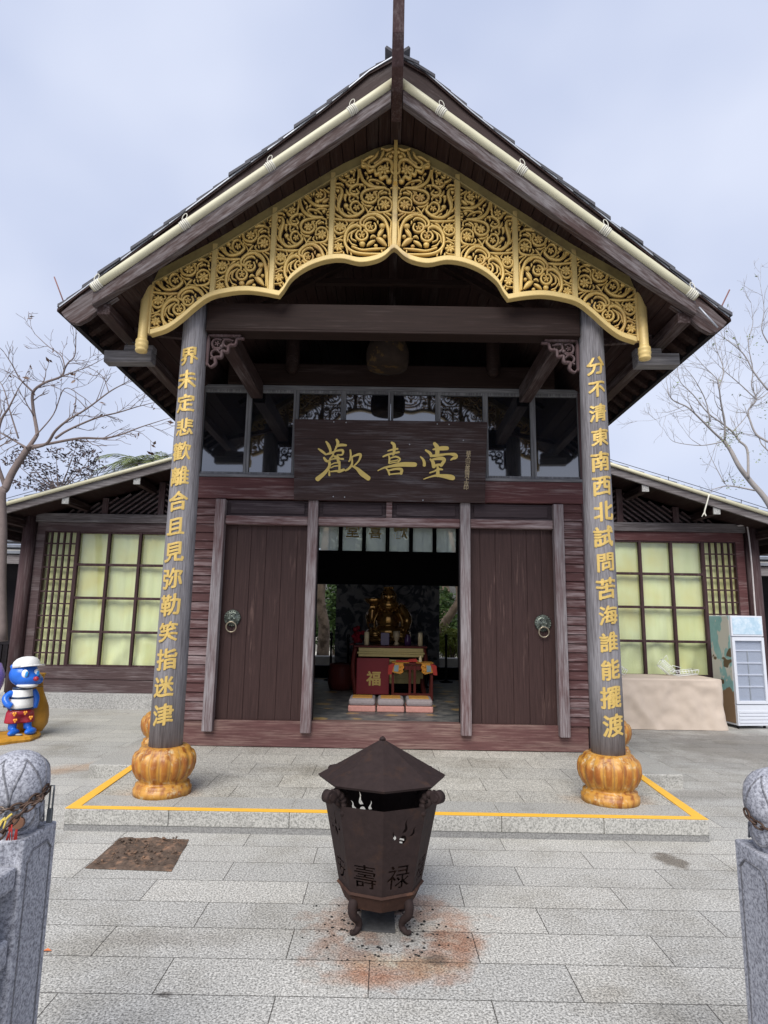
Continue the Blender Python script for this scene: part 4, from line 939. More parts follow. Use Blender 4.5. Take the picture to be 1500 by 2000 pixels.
# ------------------------------------------------------------------ side halls
WX = 0.035; YS = 11.0; YF = 10.2
def roofline(s): 
    a, b_ = (at(335, 893, YF), at(0, 984, YF)) if s < 0 else (at(1190, 903, YF), at(1500, 1001, YF))
    return a, (b_.z - a.z) / (b_.x - a.x)
for s in (-1, 1):
    wing = thing('side_hall', 'low timber hall %s' % ('left of the temple, green-curtained windows behind the blue bear' if s < 0 else 'right of the temple, windows behind the covered table and fridge'), 'hall', (s * 4.5, 11.0, 0), 'low side halls flanking the temple')
    X = lambda x: WX + s * x
    A, sl_ = roofline(s); zr = lambda x: A.z + sl_ * (X(x) - A.x)         # top of the verge at |x|
    MB().box(X(2.3), X(6.55), YS - .16, 14.5, -.05, .25).build('plinth', 'granite_plinth', wing, .01)
    m_ = MB(); m_.box(X(2.3), X(6.3), YS - .03, YS + .1, .25, .47); m_.box(X(2.3), X(6.3), YS - .045, YS + .1, .473, .68); m_.build('base_board', 'wing_wood', wing, .006)
    m_ = MB(); m_.box(X(2.3), X(6.4), YS - .09, YS + .1, 3.19, 3.345); m_.build('wall_beam', 'wing_grey', wing, .008)
    m_ = MB(); m_.box(X(2.3), X(6.3), YS - .03, YS + .1, 3.03, 3.188); m_.box(X(6.155), X(6.30), YS - .03, YS + .1, .68, 3.03); m_.build('wall_frame', 'red_beam' if s > 0 else 'wing_wood', wing, .006)
    m_ = MB(); m_.lathe([(.115, 0), (.11, 3.6)], 20, (X(6.42), YS - .06, .0)); m_.build('corner_column', 'wing_wood_up', wing)
    MB().box(X(6.3), X(6.45), YS + .12, 14.5, .25, 3.4).build('end_wall', 'wing_wood_up', wing)
    # big window
    cols = [5.565 - .555 * i for i in range(7)]; cols[-1] = 2.3; rows = [.69, 1.27, 1.855, 2.44, 3.02]
    m_ = MB()
    for x in cols: m_.box(X(x) - .024, X(x) + .024, YS - .02, YS + .05, .68, 3.03)
    for z in rows: m_.box(X(5.59), X(2.3), YS - .012, YS + .045, z - .022, z + .022)
    win = m_.build('window_frame', 'grille_wood', wing, .004)
    for i in range(6):
        for j in range(4):
            g = MB(); e = .024
            x0, x1 = sorted((X(cols[i]), X(cols[i + 1]))); dt = rnd.uniform(-.004, .004)
            g.add([(x0, YS + .052 + dt, rows[j]), (x1, YS + .052 - dt, rows[j]), (x1, YS + .052 - dt, rows[j + 1]), (x0, YS + .052 + dt, rows[j + 1])], [(0, 1, 2, 3)])
            g.build('pane', 'pane_clear', win, fix=False)
    m_ = MB(); nx, nz = 150, 24; vs = []
    for j in range(nz + 1):
        for i in range(nx + 1):
            x = 6.2 - 3.9 * i / nx; z = .66 + 2.4 * j / nz; low = max(0, 1 - j / nz * 2.2)
            f = noise.noise(Vector((x * 3.1, s * 3, 0))) * .03 + noise.noise(Vector((x * 9, s, z * .5))) * .022 + low * (.03 * sin(x * 13 + 3 * noise.noise(Vector((x * 2, z * 2, s)))) + .03 * noise.noise(Vector((x * 4, z * 4, 5))))
            vs.append((X(x), YS + .115 + f, z))
    m_.add(vs, [(j * (nx + 1) + i, j * (nx + 1) + i + 1, (j + 1) * (nx + 1) + i + 1, (j + 1) * (nx + 1) + i) for j in range(nz) for i in range(nx)], True)
    m_.build('curtain', 'curtain', wing)
    m_ = MB(); x0, x1 = 5.59, 6.155; nb, nr = 5, 11
    for i in range(nb + 1): x = x0 + (x1 - x0) * i / nb; m_.box(X(x) - .014, X(x) + .014, YS - .015, YS + .03, .68, 3.03)
    for j in range(nr + 1): z = .69 + 2.33 * j / nr; m_.box(X(x0), X(x1), YS - .008, YS + .024, z - .012, z + .012)
    m_.build('lattice_window', 'grille_wood', wing, .002)
    # gable slats
    MB().prism([(X(2.3), 3.346), (X(6.4), 3.346), (X(6.4), zr(6.4) - .2), (X(2.3), zr(2.3) - .2)][::s], YS + .05, YS + .09).build('gable_panel', 'black_wood', wing)
    posts = [3.15, 4.12, 5.12, 6.1]
    for x in posts:
        m_ = MB(); m_.box(X(x) - .055, X(x) + .055, YS - .05, YS + .05, 3.346, zr(x) - .16); m_.build('gable_post', 'wing_wood_up', wing, .004)
    for a, b_ in zip(posts, posts[1:]):
        m_ = MB(); flip = 1 if (a > 4) else -1
        c0 = -3.0
        while c0 < 3.0:
            pts = []
            for k in range(60):
                x = a + .06 + (b_ - a - .12) * k / 59; z = 3.35 + c0 + flip * -.75 * (x - a)
                if 3.36 < z < zr(x) - .20: pts.append((x, z))
            if len(pts) > 2: m_.beam((X(pts[0][0]), YS + .0, pts[0][1]), (X(pts[-1][0]), YS + .0, pts[-1][1]), .03, .045, (0, 1, 0))
            c0 += .10
        m_.build('gable_slats', 'wing_wood', wing)
    # roof
    xi, xo = 2.36, 7.1
    m_ = MB(); m_.prism([(X(xi), zr(xi) - .02), (X(xo), zr(xo) - .02), (X(xo), zr(xo) - .14), (X(xi), zr(xi) - .14)][::s], YF + .02, 15.2); m_.build('roof_deck', 'soffit_wood', wing)
    m_ = MB(); n_ = 18
    for i in range(n_):
        a = xi + (xo + .05 - xi) * i / n_; b_ = xi + (xo + .05 - xi) * (i + 1) / n_ + .05
        m_.prism([(X(a), zr(a) - .018), (X(b_), zr(b_) - .016), (X(b_), zr(b_) + .022), (X(a), zr(a) - .004)][::s], YF - .02 + rnd.uniform(-.015, .015), 15.3)
    m_.build('roof', 'roof_tile', wing)
    m_ = MB(); m_.prism([(X(xi), zr(xi) - .075), (X(xo), zr(xo) - .075), (X(xo), zr(xo) - .205), (X(xi), zr(xi) - .205)][::s], YF - .03, YF + .02); m_.build('fascia', 'wing_grey', wing, .005)
    m_ = MB(); m_.tube([(X(xi), YF - .06, zr(xi) - .05), (X(xo), YF - .06, zr(xo) - .05)], .032, 10); m_.build('light_tube', 'pipe_cream', wing)
    for x in (3.05, 4.28, 5.45, 6.5):
        m_ = MB(); z = zr(x) - .25; m_.box(X(x) - .055, X(x) + .055, YF + .02, YS + .05, z - .06, z + .06); p_ = m_.build('purlin', 'beam_wood_depth', wing, .005)
        MB().box(X(x) - .056, X(x) + .056, YF - .003, YF + .019, z - .06, z + .062).build('purlin_cap', 'granite_plinth', p_)
    m_ = MB(); m_.tube([(X(xi), YF + .05, zr(xi) + .13), (X(3.8), YF + .05, zr(3.8) + .075), (X(5.2), YF + .05, zr(5.2) + .09), (X(xo), YF + .05, zr(xo) + .08)], .005, 6)
    for x in (3.2, 4.7, 5.9): m_.tube([(X(x), YF + .05, zr(x)), (X(x), YF + .05, zr(x) + .10)], .006, 6)
    m_.build('roof_wire', 'cable', wing)
    m_ = MB(); m_.beam((X(6.95), YF + .1, zr(6.95) - .28), (X(6.95), 15, zr(6.95) - .28), .12, .16); m_.build('eave_purlin', 'beam_wood_depth', wing)
    if s > 0:
        P_ = [at(*q, YS - .14) for q in ((1440, 1027), (1455, 1026), (1460, 1032), (1468, 1100), (1476, 1205), (1488, 1330))]
        m_ = MB(); m_.tube(catmull(P_, 4), .014, 8); m_.build('conduit', 'pvc_grey', wing)
        m_ = MB(); P_ = [at(*q, YF - .1) for q in ((1385, 966), (1380, 985), (1376, 1000), (1379, 1008))]; m_.tube(catmull(P_, 4), .012, 6); m_.tube([P_[2], P_[2] + Vector((-.05, 0, -.08))], .008, 6); m_.build('hanging_tie', 'tie_cream', wing)
    # neighbouring low roof beyond the end of the wing
    nb_ = thing('neighbour_pavilion', 'grey tiled low roof seen past the far %s end of the side halls' % ('left' if s < 0 else 'right'), 'pavilion', (s * 10, 13, 0), 'neighbouring pavilions')
    zA = at(20, 1030, 13).z
    m_ = MB()
    for i in range(9):
        y0 = 12.5 + i * .42; z0 = zA - .60 + i * .17
        m_.box(s * 7.0, s * 14, y0, y0 + .5, z0, z0 + .06)
    m_.build('roof', 'roof_tile', nb_)
    MB().box(s * 7.0, s * 14, 12.55, 12.65, zA - .80, zA - .62).build('fascia', 'wing_grey', nb_)
    MB().box(s * 7.0, s * 14, 13.6, 13.8, .0, zA - .5).build('wall', 'black_wood', nb_)
    for x in (7.15, 9.5): MB().box(s * x, s * (x + .18), 12.9, 13.08, 0, zA - .6).build('post', 'wing_wood_up', nb_)
    m_ = MB(); m_.box(s * 7.0, s * 10, 12.6, 12.66, .95, 1.02); m_.box(s * 7.0, s * 10, 12.6, 12.66, .30, .36)
    for i in range(24): m_.box(s * (7.05 + i * .12), s * (7.08 + i * .12), 12.61, 12.65, .36, .95)
    m_.build('railing', 'black_wood', nb_)

# ------------------------------------------------------------------ incense burner
BX, BY = -0.035, 3.62
burner = thing('incense_burner', 'rusty iron octagonal incense burner with pointed lid on curved legs in front of the steps', 'burner', (BX, BY, 0))
ph = radians(22.5 + 26)                               # one edge turned a little right of the viewer
def octp(r, k): a = -pi / 2 + ph - radians(26) - radians(20.5) + k * pi / 4; return (BX + r * cos(a), BY + r * sin(a))
def octring(r, z): return [Vector((*octp(r, k), z)) for k in range(8)]
TOP, BOT = (0.315, 0.640), (0.222, 0.205)
def bool_cut(o, cutter):
    co = cutter.build('cutter', 'iron_rust'); md = o.modifiers.new('cut', 'BOOLEAN'); md.operation = 'DIFFERENCE'; md.solver = 'EXACT'; md.object = co; md.use_self = True
    dg = bpy.context.evaluated_depsgraph_get(); me = bpy.data.meshes.new_from_object(o.evaluated_get(dg)); o.modifiers.clear(); 
    if len(me.polygons) > 8: o.data = me
    bpy.data.objects.remove(co)
m_ = MB(); t_ = .006
ro, ri = octring(TOP[0], TOP[1]) + octring(BOT[0], BOT[1]), octring(TOP[0] - t_, TOP[1]) + octring(BOT[0] - t_, BOT[1])
vs = ro + ri; fs = []
for k in range(8):
    j = (k + 1) % 8
    fs += [(k, j, 8 + j, 8 + k), (16 + k, 24 + k, 24 + j, 16 + j), (k, 16 + k, 16 + j, j), (8 + k, 8 + j, 24 + j, 24 + k)]
m_.add(vs, fs); shell = m_.build('shell', 'iron_rust', burner)
cut_ = MB()
words = {7: '壽', 0: '禄', 6: '安', 1: '福', 3: '喜', 4: '财'}
for k in range(8):
    j = (k + 1) % 8; A, B, C, D = ro[k], ro[j], ro[8 + j], ro[8 + k]
    ce = (A + B + C + D) / 4; ex = (B - A).normalized(); ez = ((A + B) / 2 - (C + D) / 2).normalized(); en = ex.cross(ez).normalized()
    if en.dot(ce - Vector((BX, BY, ce.z))) < 0: en = -en
    sgn = 1 if ex.cross(ez).dot(en) > 0 else -1
    exx = ex * sgn if False else ex
    # right-hand direction when seen from outside
    if exx.cross(ez).dot(en) < 0: exx = -exx
    P = lambda u, v_, d: ce + exx * u + ez * v_ + en * d
    def blob(poly):
        n = len(poly); cut_.add([P(u, v_, .03) for u, v_ in poly] + [P(u, v_, -.03) for u, v_ in poly], [tuple(range(n)), tuple(range(2 * n - 1, n - 1, -1))] + [(i, n + i, n + (i + 1) % n, (i + 1) % n) for i in range(n)])
    if k % 2 == 0:
        blob([(.004 + .021 * cos(2 * pi * i / 14), .065 + .024 * sin(2 * pi * i / 14)) for i in range(14)])
        for (x0, z0, x1, z1, w_) in ((-.048, .068, -.05, .115, .011), (.006, .10, .022, .17, .012), (.046, .078, .076, .128, .011)):
            Lp = []; Rp = []
            for i in range(7):
                q = i / 6; x = x0 + (x1 - x0) * q + .006 * sin(q * 6); z = z0 + (z1 - z0) * q; hw = w_ * (1 - q) ** .7 * (.6 + .4 * sin(pi * min(1, q * 2 + .2))) + .001
                Lp.append((x - hw, z)); Rp.append((x + hw, z))
            blob(Lp + Rp[::-1])
    if k in words:
        me = text_mesh(words[k], .13, .02, .0012)
        bm = bmesh.new(); bm.from_mesh(me); bmesh.ops.remove_doubles(bm, verts=bm.verts, dist=1e-5); bm.to_mesh(me); bm.free()
        o_ = P(.0, -.125, 0)
        cut_.mesh(me, Matrix(((exx.x, ez.x, en.x, o_.x), (exx.y, ez.y, en.y, o_.y), (exx.z, ez.z, en.z, o_.z), (0, 0, 0, 1))))
bool_cut(shell, cut_)
m_ = MB(); r0, r1, r2, r3 = octring(.226, .212), octring(.236, .202), octring(.222, .192), octring(.19, .125)
vs = r0 + r1 + r2 + r3 + octring(.185, .125) + octring(.21, .21); fs = []
for q in range(5): fs += [(8 * q + k, 8 * q + (k + 1) % 8, 8 * q + 8 + (k + 1) % 8, 8 * q + 8 + k) for k in range(8)]
m_.add(vs, fs); m_.add(octring(.187, .128), [tuple(range(8))]); m_.build('lower_pan', 'iron_hot', burner)
m_ = MB(); zt = .935; rr = .352; ze = .745
a_, b_ = octring(rr, ze), octring(rr - .008, ze - .012)
m_.add([Vector((BX, BY, zt))] + a_ + b_ + [Vector((BX, BY, zt - .02))], [(0, 1 + k, 1 + (k + 1) % 8) for k in range(8)] + [(1 + k, 9 + k, 9 + (k + 1) % 8, 1 + (k + 1) % 8) for k in range(8)] + [(17, 9 + (k + 1) % 8, 9 + k) for k in range(8)])
m_.lathe([(.02, 0), (.012, .012), (.002, .018)], 8, (BX, BY, zt - .006)); m_.build('lid', 'iron_rust', burner)
for q, k in enumerate((0, 2, 4, 6)):
    k += 1
    A = Vector((*octp(TOP[0] - .012, k), TOP[1] - .02)); dr = Vector((A.x - BX, A.y - BY, 0)).normalized()
    m_ = MB(); P_ = [A - dr * .015 + Vector((0, 0, z)) + dr * x for x, z in ((0, -.03), (.006, .02), (.012, .055), (.045, .085), (.085, .092))]
    m_.tube(catmull(P_, 5), [.016 + .008 * sin(i * .9) ** 2 for i in range(21)], 8)
    c_ = A + dr * .088 + Vector((0, 0, .082)); side = dr.cross(Vector((0, 0, 1)))
    m_.tube([c_ - side * .022, c_ + side * .022], [.032, .032], 16); m_.tube([c_ - side * .028, c_ + side * .028], [.018, .018], 12)
    m_.tube([A + dr * .01 + Vector((0, 0, .02)), A + dr * .04 + Vector((0, 0, .045)), A + dr * .03 + Vector((0, 0, .07))], .012, 8)
    m_.build('scroll_support', 'iron_rust', burner)
for k in (1, 3, 5, 7):
    A = Vector((*octp(.17, k), .16)); dr = Vector((A.x - BX, A.y - BY, 0)).normalized()
    m_ = MB(); P_ = catmull([A + dr * x + Vector((0, 0, z)) for x, z in ((.01, .02), (.035, -.02), (.03, -.065), (-.005, -.10), (-.012, -.13), (.012, -.148), (.035, -.146), (.04, -.135))], 5)
    n = len(P_); m_.tube(P_, [max(.008, .023 * (1 - .75 * i / n) + .004) for i in range(n)], 10)
    m_.build('leg', 'iron_rust', burner)
pl = MB(); q4 = [atz(*q, .004) for q in ((706, 1776), (770, 1777), (772, 1822), (704, 1817))]
pl.prism([(p.x, p.y) for p in q4], .002, .008, 'z'); tag(pl.build('ash_plate', 'ash_plate'), 'dark square iron plate on the paving under the burner', 'plate')
mb = MB()
for i in range(170):
    a = rnd.uniform(0, 2 * pi); r = .16 + abs(rnd.gauss(0, .13)); x, y = BX + r * cos(a), BY - .1 + r * sin(a) * .9; q = rnd.uniform(.003, .009)
    mb.ball((x, y, q * .3), (q, q * rnd.uniform(.5, 1), q * .5), 6, 4)
o = mb.build('ash_flakes', 'char_black'); tag(o, 'black specks of burnt ash scattered around the burner legs', 'ash', kind='stuff')

# ------------------------------------------------------------------ stone railing posts in the foreground
def stone_post(s, xin, y0, y1, ztop):
    lab = 'grey granite baluster post at the left edge with a padlocked chain' if s < 0 else 'grey granite baluster post at the right edge with a short rusty chain'
    p = thing('stone_post', lab, 'post', (xin + s * .1, y0 + .1, 0), 'granite railing posts')
    w_ = y1 - y0; xc, yc = xin + s * w_ / 2, (y0 + y1) / 2
    m_ = MB(); m_.box(xin, xin + s * w_, y0, y1, -.02, ztop); body = m_.build('shaft', 'granite_post', p, .006)
    # incised border line on the inner and front faces
    m_ = MB(); e = .028; g = .006
    for (a0, a1, b0, b1) in ((y0 + e, y1 - e, .12, .12 + g), (y0 + e, y0 + e + g, .12, ztop - .075), (y1 - e - g, y1 - e, .12, ztop - .075)): m_.box(xin - s * .002, xin + s * .004, a0, a1, b0, b1)
    m_.tube([(xin - s * .0, y0 + e, ztop - .075), (xin, y0 + e + .03, ztop - .045), (xin, y1 - e - .03, ztop - .045), (xin, y1 - e, ztop - .075)], .004, 6)
    m_.build('incised_border', 'groove_stone', body)
    r = w_ * .49; zc = ztop
    def mod(rr, z, a): return rr * (1 + (.018 * abs(sin(a * 3)) if z > .085 else 0))
    m_ = MB(); m_.lathe([(r * .80, -.002), (r * .82, .012), (r * .90, .03), (r * .93, .055), (r * .90, .08), (r * .86, .088), (r * .90, .094), (r * .98, .11), (r * 1.02, .135), (r * 1.0, .165), (r * .92, .195), (r * .78, .216), (r * .58, .234), (r * .33, .245), (r * .05, .249)], 48, (xc, yc, zc), True, mod)
    cap = m_.build('lotus_cap', 'granite_post', p)
    m_ = MB()                                        # petal outlines
    for i in range(6):
        a0 = 2 * pi * i / 6 + .35
        for sg in (-1, 1):
            P_ = []
            for k in range(9):
                q = k / 8; a = a0 + sg * (pi / 6) * (cos(q * pi / 2) ** .8); z = .09 + q * .138; rr = interp([(.09, r * .90), (.11, r * .98), (.135, r * 1.02), (.165, r * 1.0), (.195, r * .92), (.216, r * .78), (.234, r * .58)], z) * (1 + .018 * abs(sin(a * 3)))
                P_.append((xc + rr * cos(a), yc + rr * sin(a), zc + z))
            m_.tube(P_, .0032, 6)
        P_ = [(xc + r * .935 * cos(a0 + t_), yc + r * .935 * sin(a0 + t_), zc + .075 - .055 * sqrt(max(0, 1 - (t_ / .45) ** 2))) for t_ in [-.45 + .9 * k / 10 for k in range(11)]]
        m_.tube(P_, .0035, 6)
    m_.build('petal_carving', 'groove_stone', cap)
    return p, xc, yc, r, zc
pL = stone_post(-1, -1.155, 2.09, 2.29, .89)
pR = stone_post(1, 1.155, 2.045, 2.245, .885)
for s, (p, xc, yc, r, zc) in ((-1, pL), (1, pR)):
    rl = thing('stone_railing', 'granite railing running forward from the stone post at the %s edge' % ('left' if s < 0 else 'right'), 'railing', (xc, 1.5, 0), 'granite railings')
    yb_ = 2.088 if s < 0 else 2.043
    A_, B_, C_, D_ = at(35, 1690, 2.088), at(35, 1737, 2.088), at(20, 1832, 2.088), at(20, 1888, 2.088); xr = -s * A_.x * -1 if s < 0 else -A_.x
    xr = abs(A_.x) * s; xr2 = abs(C_.x) * s
    m_ = MB(); m_.box(xr, xr + s * .12, .4, yb_, B_.z, A_.z); m_.build('handrail', 'granite_post', rl, .012)
    m_ = MB(); m_.box(xr2, xr2 + s * .10, .4, yb_, D_.z, C_.z); m_.build('middle_rail', 'granite_post', rl, .012)
    m_ = MB(); m_.box(xr2 + s * .03, xr2 + s * .08, .4, yb_ - .001, .10, D_.z - .001); m_.box(xr2 + s * .04, xr2 + s * .07, .4, yb_ - .001, C_.z + .001, B_.z - .001); m_.build('rail_panel', 'granite_post', rl, .006)
    MB().box(xr2 - s * .0, xr2 + s * .13, .4, yb_ - .002, -.02, .099).build('base_rail', 'granite_post', rl, .012)
def chain(name, label, path, pitch=.026, wire=.0035, lw=.0095, seed=0):
    P_ = catmull(path, 14); L = [0]
    for a, b_ in zip(P_, P_[1:]): L.append(L[-1] + (b_ - a).length)
    m_ = MB(); n = int(L[-1] / pitch)
    def pt(d):
        for i in range(len(L) - 1):
            if L[i + 1] >= d: return P_[i].lerp(P_[i + 1], (d - L[i]) / max(1e-9, L[i + 1] - L[i]))
        return P_[-1]
    for i in range(n):
        c_ = pt((i + .5) * pitch); d = (pt((i + .9) * pitch) - pt((i + .1) * pitch)).normalized()
        a = d.cross(Vector((.1, .3, 1))).normalized(); b_ = d.cross(a); sd_ = (a if i % 2 else b_)
        m_.tube([c_ + d * (cos(t_) * pitch * .70) + sd_ * (sin(t_) * lw) for t_ in [2 * pi * k / 12 for k in range(13)]], wire, 6, False)
    return tag(m_.build(name, 'chain_rust', fix=False), label, 'chain')
p, xc, yc, r, zc = pL
def rim(a, z, k=1.06): return Vector((xc + r * k * cos(radians(a)), yc + r * k * sin(radians(a)), zc + z))
chain('rusty_chain', 'rusty chain wrapped round the left stone post and hanging towards the lower left', [rim(-178, .092), rim(-150, .09), rim(-115, .088), rim(-80, .09), rim(-45, .10), rim(-15, .125), rim(12, .14)])
chain('rusty_chain', 'rusty chain end slanting down across the left post with a red tassel tied on', [rim(10, .125), rim(-20, .108), at(82, 1560, 2.10), at(56, 1577, 2.072), at(30, 1600, 2.055), at(2, 1631, 2.045), at(-40, 1672, 2.035)])
lk = rim(-52, .06, 1.1)
pk = thing('padlock', 'round rusty padlock hanging on the chain of the left post', 'padlock', lk)
m_ = MB(); m_.tube([lk + Vector((0, -.004, -.012)), lk + Vector((0, .008, -.012))], [.019, .019], 16); m_.build('body', 'brass_lock', pk)
m_ = MB(); m_.tube([lk + Vector((.010 * cos(t_), 0, .004 + .022 * sin(t_))) for t_ in [pi * k / 10 for k in range(11)]], .003, 6); m_.build('shackle', 'steel_lock', pk)
lk2 = rim(14, .115, 1.14)
pk = thing('padlock', 'long dark padlock dangling at the right side of the left post', 'padlock', lk2)
m_ = MB(); m_.box(lk2.x - .009, lk2.x + .009, lk2.y - .006, lk2.y + .006, lk2.z - .10, lk2.z - .055); m_.build('body', 'steel_lock', pk, .003)
m_ = MB(); m_.tube([lk2 + Vector((.006 * (-1 if k < 6 else 1) * (1), 0, -.058 + (.075 * (k if k < 6 else 11 - k) / 5))) for k in range(12)], .003, 6); m_.build('shackle', 'steel_lock', pk)
m_ = MB()
for i in range(9):
    o_ = Vector((rnd.uniform(-.006, .006), rnd.uniform(-.004, .002), 0)); m_.tube(catmull([lk + o_ * .3 + Vector((0, -.004, -.03)), lk + o_ + Vector((0, -.006, -.065)), lk + o_ * 2.2 + Vector((0, -.004, -.10 - rnd.uniform(0, .03)))], 4), .0018, 5)
tag(m_.build('red_tassel', 'ribbon_red'), 'faded red tassel hanging under the round padlock', 'tassel')
m_ = MB(); q_ = at(22, 1610, 2.05)
for i in range(5): m_.tube([q_ + Vector((rnd.uniform(-.006, .006), -.004, .0)), q_ + Vector((rnd.uniform(-.012, .012), -.004, -.045))], .0018, 5)
tag(m_.build('red_tassel', 'ribbon_red'), 'short red knot tied lower on the slanting chain', 'tassel')
m_ = MB(); 
for k_ in range(3): m_.tube(catmull([rim(-62 - 9 * k_ - w_, .074 - .010 * k_ + dz_, 1.12) for w_, dz_ in ((0, .004), (4, -.002), (8, -.010), (12, -.012))], 4), .004, 5)
for k_ in range(3): m_.tube([rim(-70 - k_ * 5, .06, 1.13), rim(-72 - k_ * 7, .04, 1.15), rim(-70 - k_ * 9, .025, 1.12)], .0028, 5)
tag(m_.build('yellow_ribbon', 'ribbon_yellow'), 'dirty yellow ribbon twisted round the chain of the left post', 'ribbon')
p, xc, yc, r, zc = pR
chain('rusty_chain', 'short rusty chain looped round the right stone post', [rim(172, .115), rim(185, .10), rim(205, .085), rim(235, .078), rim(268, .07), rim(300, .065)])

# ------------------------------------------------------------------ painted bear figure
def blobs(name, mat, parent, balls, vox=.022, tubes=()):
    m_ = MB()
    for c_, r in balls: m_.ball(c_, r, 20, 14)
    for P_, r in tubes: m_.tube(catmull(P_, 4) if len(P_) > 2 else P_, r, 14)
    o = m_.build(name, mat, parent, fix=False)
    rm = o.modifiers.new('remesh', 'REMESH'); rm.mode = 'VOXEL'; rm.voxel_size = vox; rm.use_smooth_shade = True
    sm = o.modifiers.new('smooth', 'SMOOTH'); sm.iterations = 4; sm.factor = .5
    return o
FX, FY = at(36, 1420, 8.25).x, 8.25
fig = thing('bear_statue', 'painted blue bear statue in white cap, striped shirt and red shorts on a yellow base', 'statue', (FX, FY, 0))
FA = radians(42); v3 = lambda x, y, z: Vector((FX + x * cos(FA) - y * sin(FA), FY + x * sin(FA) + y * cos(FA), z))
body = blobs('body', 'statue_blue', fig, [(v3(0, 0, .80), (.175, .17, .155)), (v3(.03, -.05, .755), (.165, .15, .11)), (v3(.155, -.07, .73), (.06, .06, .06)), (v3(.0, 0, .5), (.12, .11, .17)), (v3(-.14, .0, .90), (.035, .03, .035)), (v3(-.075, -.12, .10), (.05, .11, .045)), (v3(.115, -.12, .10), (.055, .11, .045))], .014,
             [([v3(-.075, -.02, .40), v3(-.075, -.02, .12)], [.055, .05]), ([v3(.075, -.02, .40), v3(.10, -.03, .12)], [.055, .05]),
              ([v3(-.11, 0, .58), v3(-.19, -.03, .52), v3(-.17, -.08, .45), v3(-.12, -.10, .42)], .042), ([v3(.12, 0, .60), v3(.17, 0, .50), v3(.15, -.02, .37)], .042)])
m_ = MB(); m_.lathe([(.10, .64), (.118, .60), (.13, .52), (.14, .44), (.145, .38), (.12, .37)], 28, (FX, FY, 0)); sh = m_.build('shirt', 'statue_white', fig)
m_ = MB()
for z0, z1, r0 in ((.615, .64, .117), (.505, .528, .136), (.375, .392, .149)): m_.lathe([(r0 - .01, z0 - .002), (r0, z0), (r0 - .004, z1), (r0 - .014, z1 + .002)], 28, (FX, FY, 0))
m_.build('stripes', 'statue_navy', sh)
sho = blobs('shorts', 'statue_red', fig, [(v3(0, 0, .34), (.152, .135, .07))], .014, [([v3(-.075, -.01, .34), v3(-.08, -.015, .20)], [.085, .095]), ([v3(.075, -.01, .34), v3(.085, -.015, .20)], [.085, .092])])
m_ = MB()
for x, z in ((-.09, .33), (-.075, .25), (.03, .335), (.10, .27)):
    for dx in (-.011, .011): m_.ball(v3(x + dx, -.135 + .25 * x * x, z + .006), (.016, .012, .016), 8, 6)
    m_.ball(v3(x, -.135 + .25 * x * x, z - .012), (.014, .012, .02), 8, 6)
m_.build('heart_pattern', 'statue_orange', sho)
m_ = MB(); m_.lathe([(.172, .0), (.170, .04), (.155, .08), (.12, .115), (.07, .135), (.01, .142)], 28, (0, 0, 0))
m_.prism([(.155 * cos(t_), -.08 + .20 * sin(t_)) for t_ in [pi + pi * k / 12 for k in range(13)]], .0, .016, 'z')
m_.xform(lambda q: Vector((q.x * cos(.5) - q.y * sin(.5), q.x * sin(.5) + q.y * cos(.5), q.z))); m_.xform(lambda q: v3(q.x * .95 + .01, q.y * .95 - .01, .885 + q.z - .16 * q.y * .9 + .04 * q.x)); m_.build('cap', 'statue_white', fig)
for ex_, ey_, sc_ in ((-.03, -.172, 1), (.105, -.15, .9)):
    m_ = MB(); m_.ball(v3(ex_, ey_, .82), (.045 * sc_, .024, .052), 14, 10); ey = m_.build('eye', 'statue_white', fig)
    m_ = MB(); m_.ball(v3(ex_ + .006, ey_ - .017, .817), (.032 * sc_, .014, .041), 14, 8); m_.build('iris', 'eye_blue', ey)
    m_ = MB(); m_.ball(v3(ex_ + .012, ey_ - .027, .823), (.014 * sc_, .009, .019), 10, 6); m_.build('pupil', 'eye_black', ey)
m_ = MB(); m_.ball(v3(.095, -.20, .755), (.036, .03, .03), 14, 10); m_.build('nose', 'statue_red', fig)
m_ = MB(); m_.ball(v3(.03, -.075, .668), (.13, .11, .035), 18, 8); m_.build('chin', 'statue_white', fig)
m_ = MB(); n = 40
ring = [(.30 + .05 * noise.noise(Vector((cos(2 * pi * k / n) * 2, sin(2 * pi * k / n) * 2, 0)))) for k in range(n)]
m_.lathe([(1.0, 0), (1.03, .03), (.97, .06), (.8, .072), (.01, .075)], n, (0, 0, 0), False, lambda r_, z, a: r_ * (1.05 + .12 * noise.noise(Vector((cos(a) * 2, sin(a) * 2, z * 9)))))
m_.xform(lambda q: v3(q.x * .42 - .19, q.y * .30, q.z)); m_.build('base', 'statue_yellow', fig)
m_ = MB(); bx = [(.17, .03), (.215, .12), (.225, .22), (.20, .34), (.14, .46), (.10, .56), (.085, .64), (.09, .72), (.10, .76), (.085, .77), (.04, .765)]
m_.lathe([(max(.02, r_), z) for r_, z in bx], 24, (0, 0, 0), True, lambda r_, z, a: r_ * (1 + .16 * sin(a * 5 + z * 9) * max(0, z - .45) * 3.2 + .13 * noise.noise(Vector((a, z * 5, 1)))))
m_.xform(lambda q: v3(q.x + .16 + q.z * .06, q.y * .8 + .20, q.z + .02)); m_.build('yellow_sack', 'statue_yellow', fig)
m_ = MB()
for z, t0, t1 in ((.685, 0, .05), (.66, .01, .055), (.64, -.01, .06)): m_.box(FX + .17 + t0, FX + .17 + t1, FY + .05, FY + .056, z, z + .008)
m_.build('carved_marks', 'eye_black', fig)
m_ = MB(); m_.ball(v3(-.03, -.20, .085), (.045, .03, .012), 12, 6); m_.build('slipper', 'fridge_grey', fig)
FX -= .065
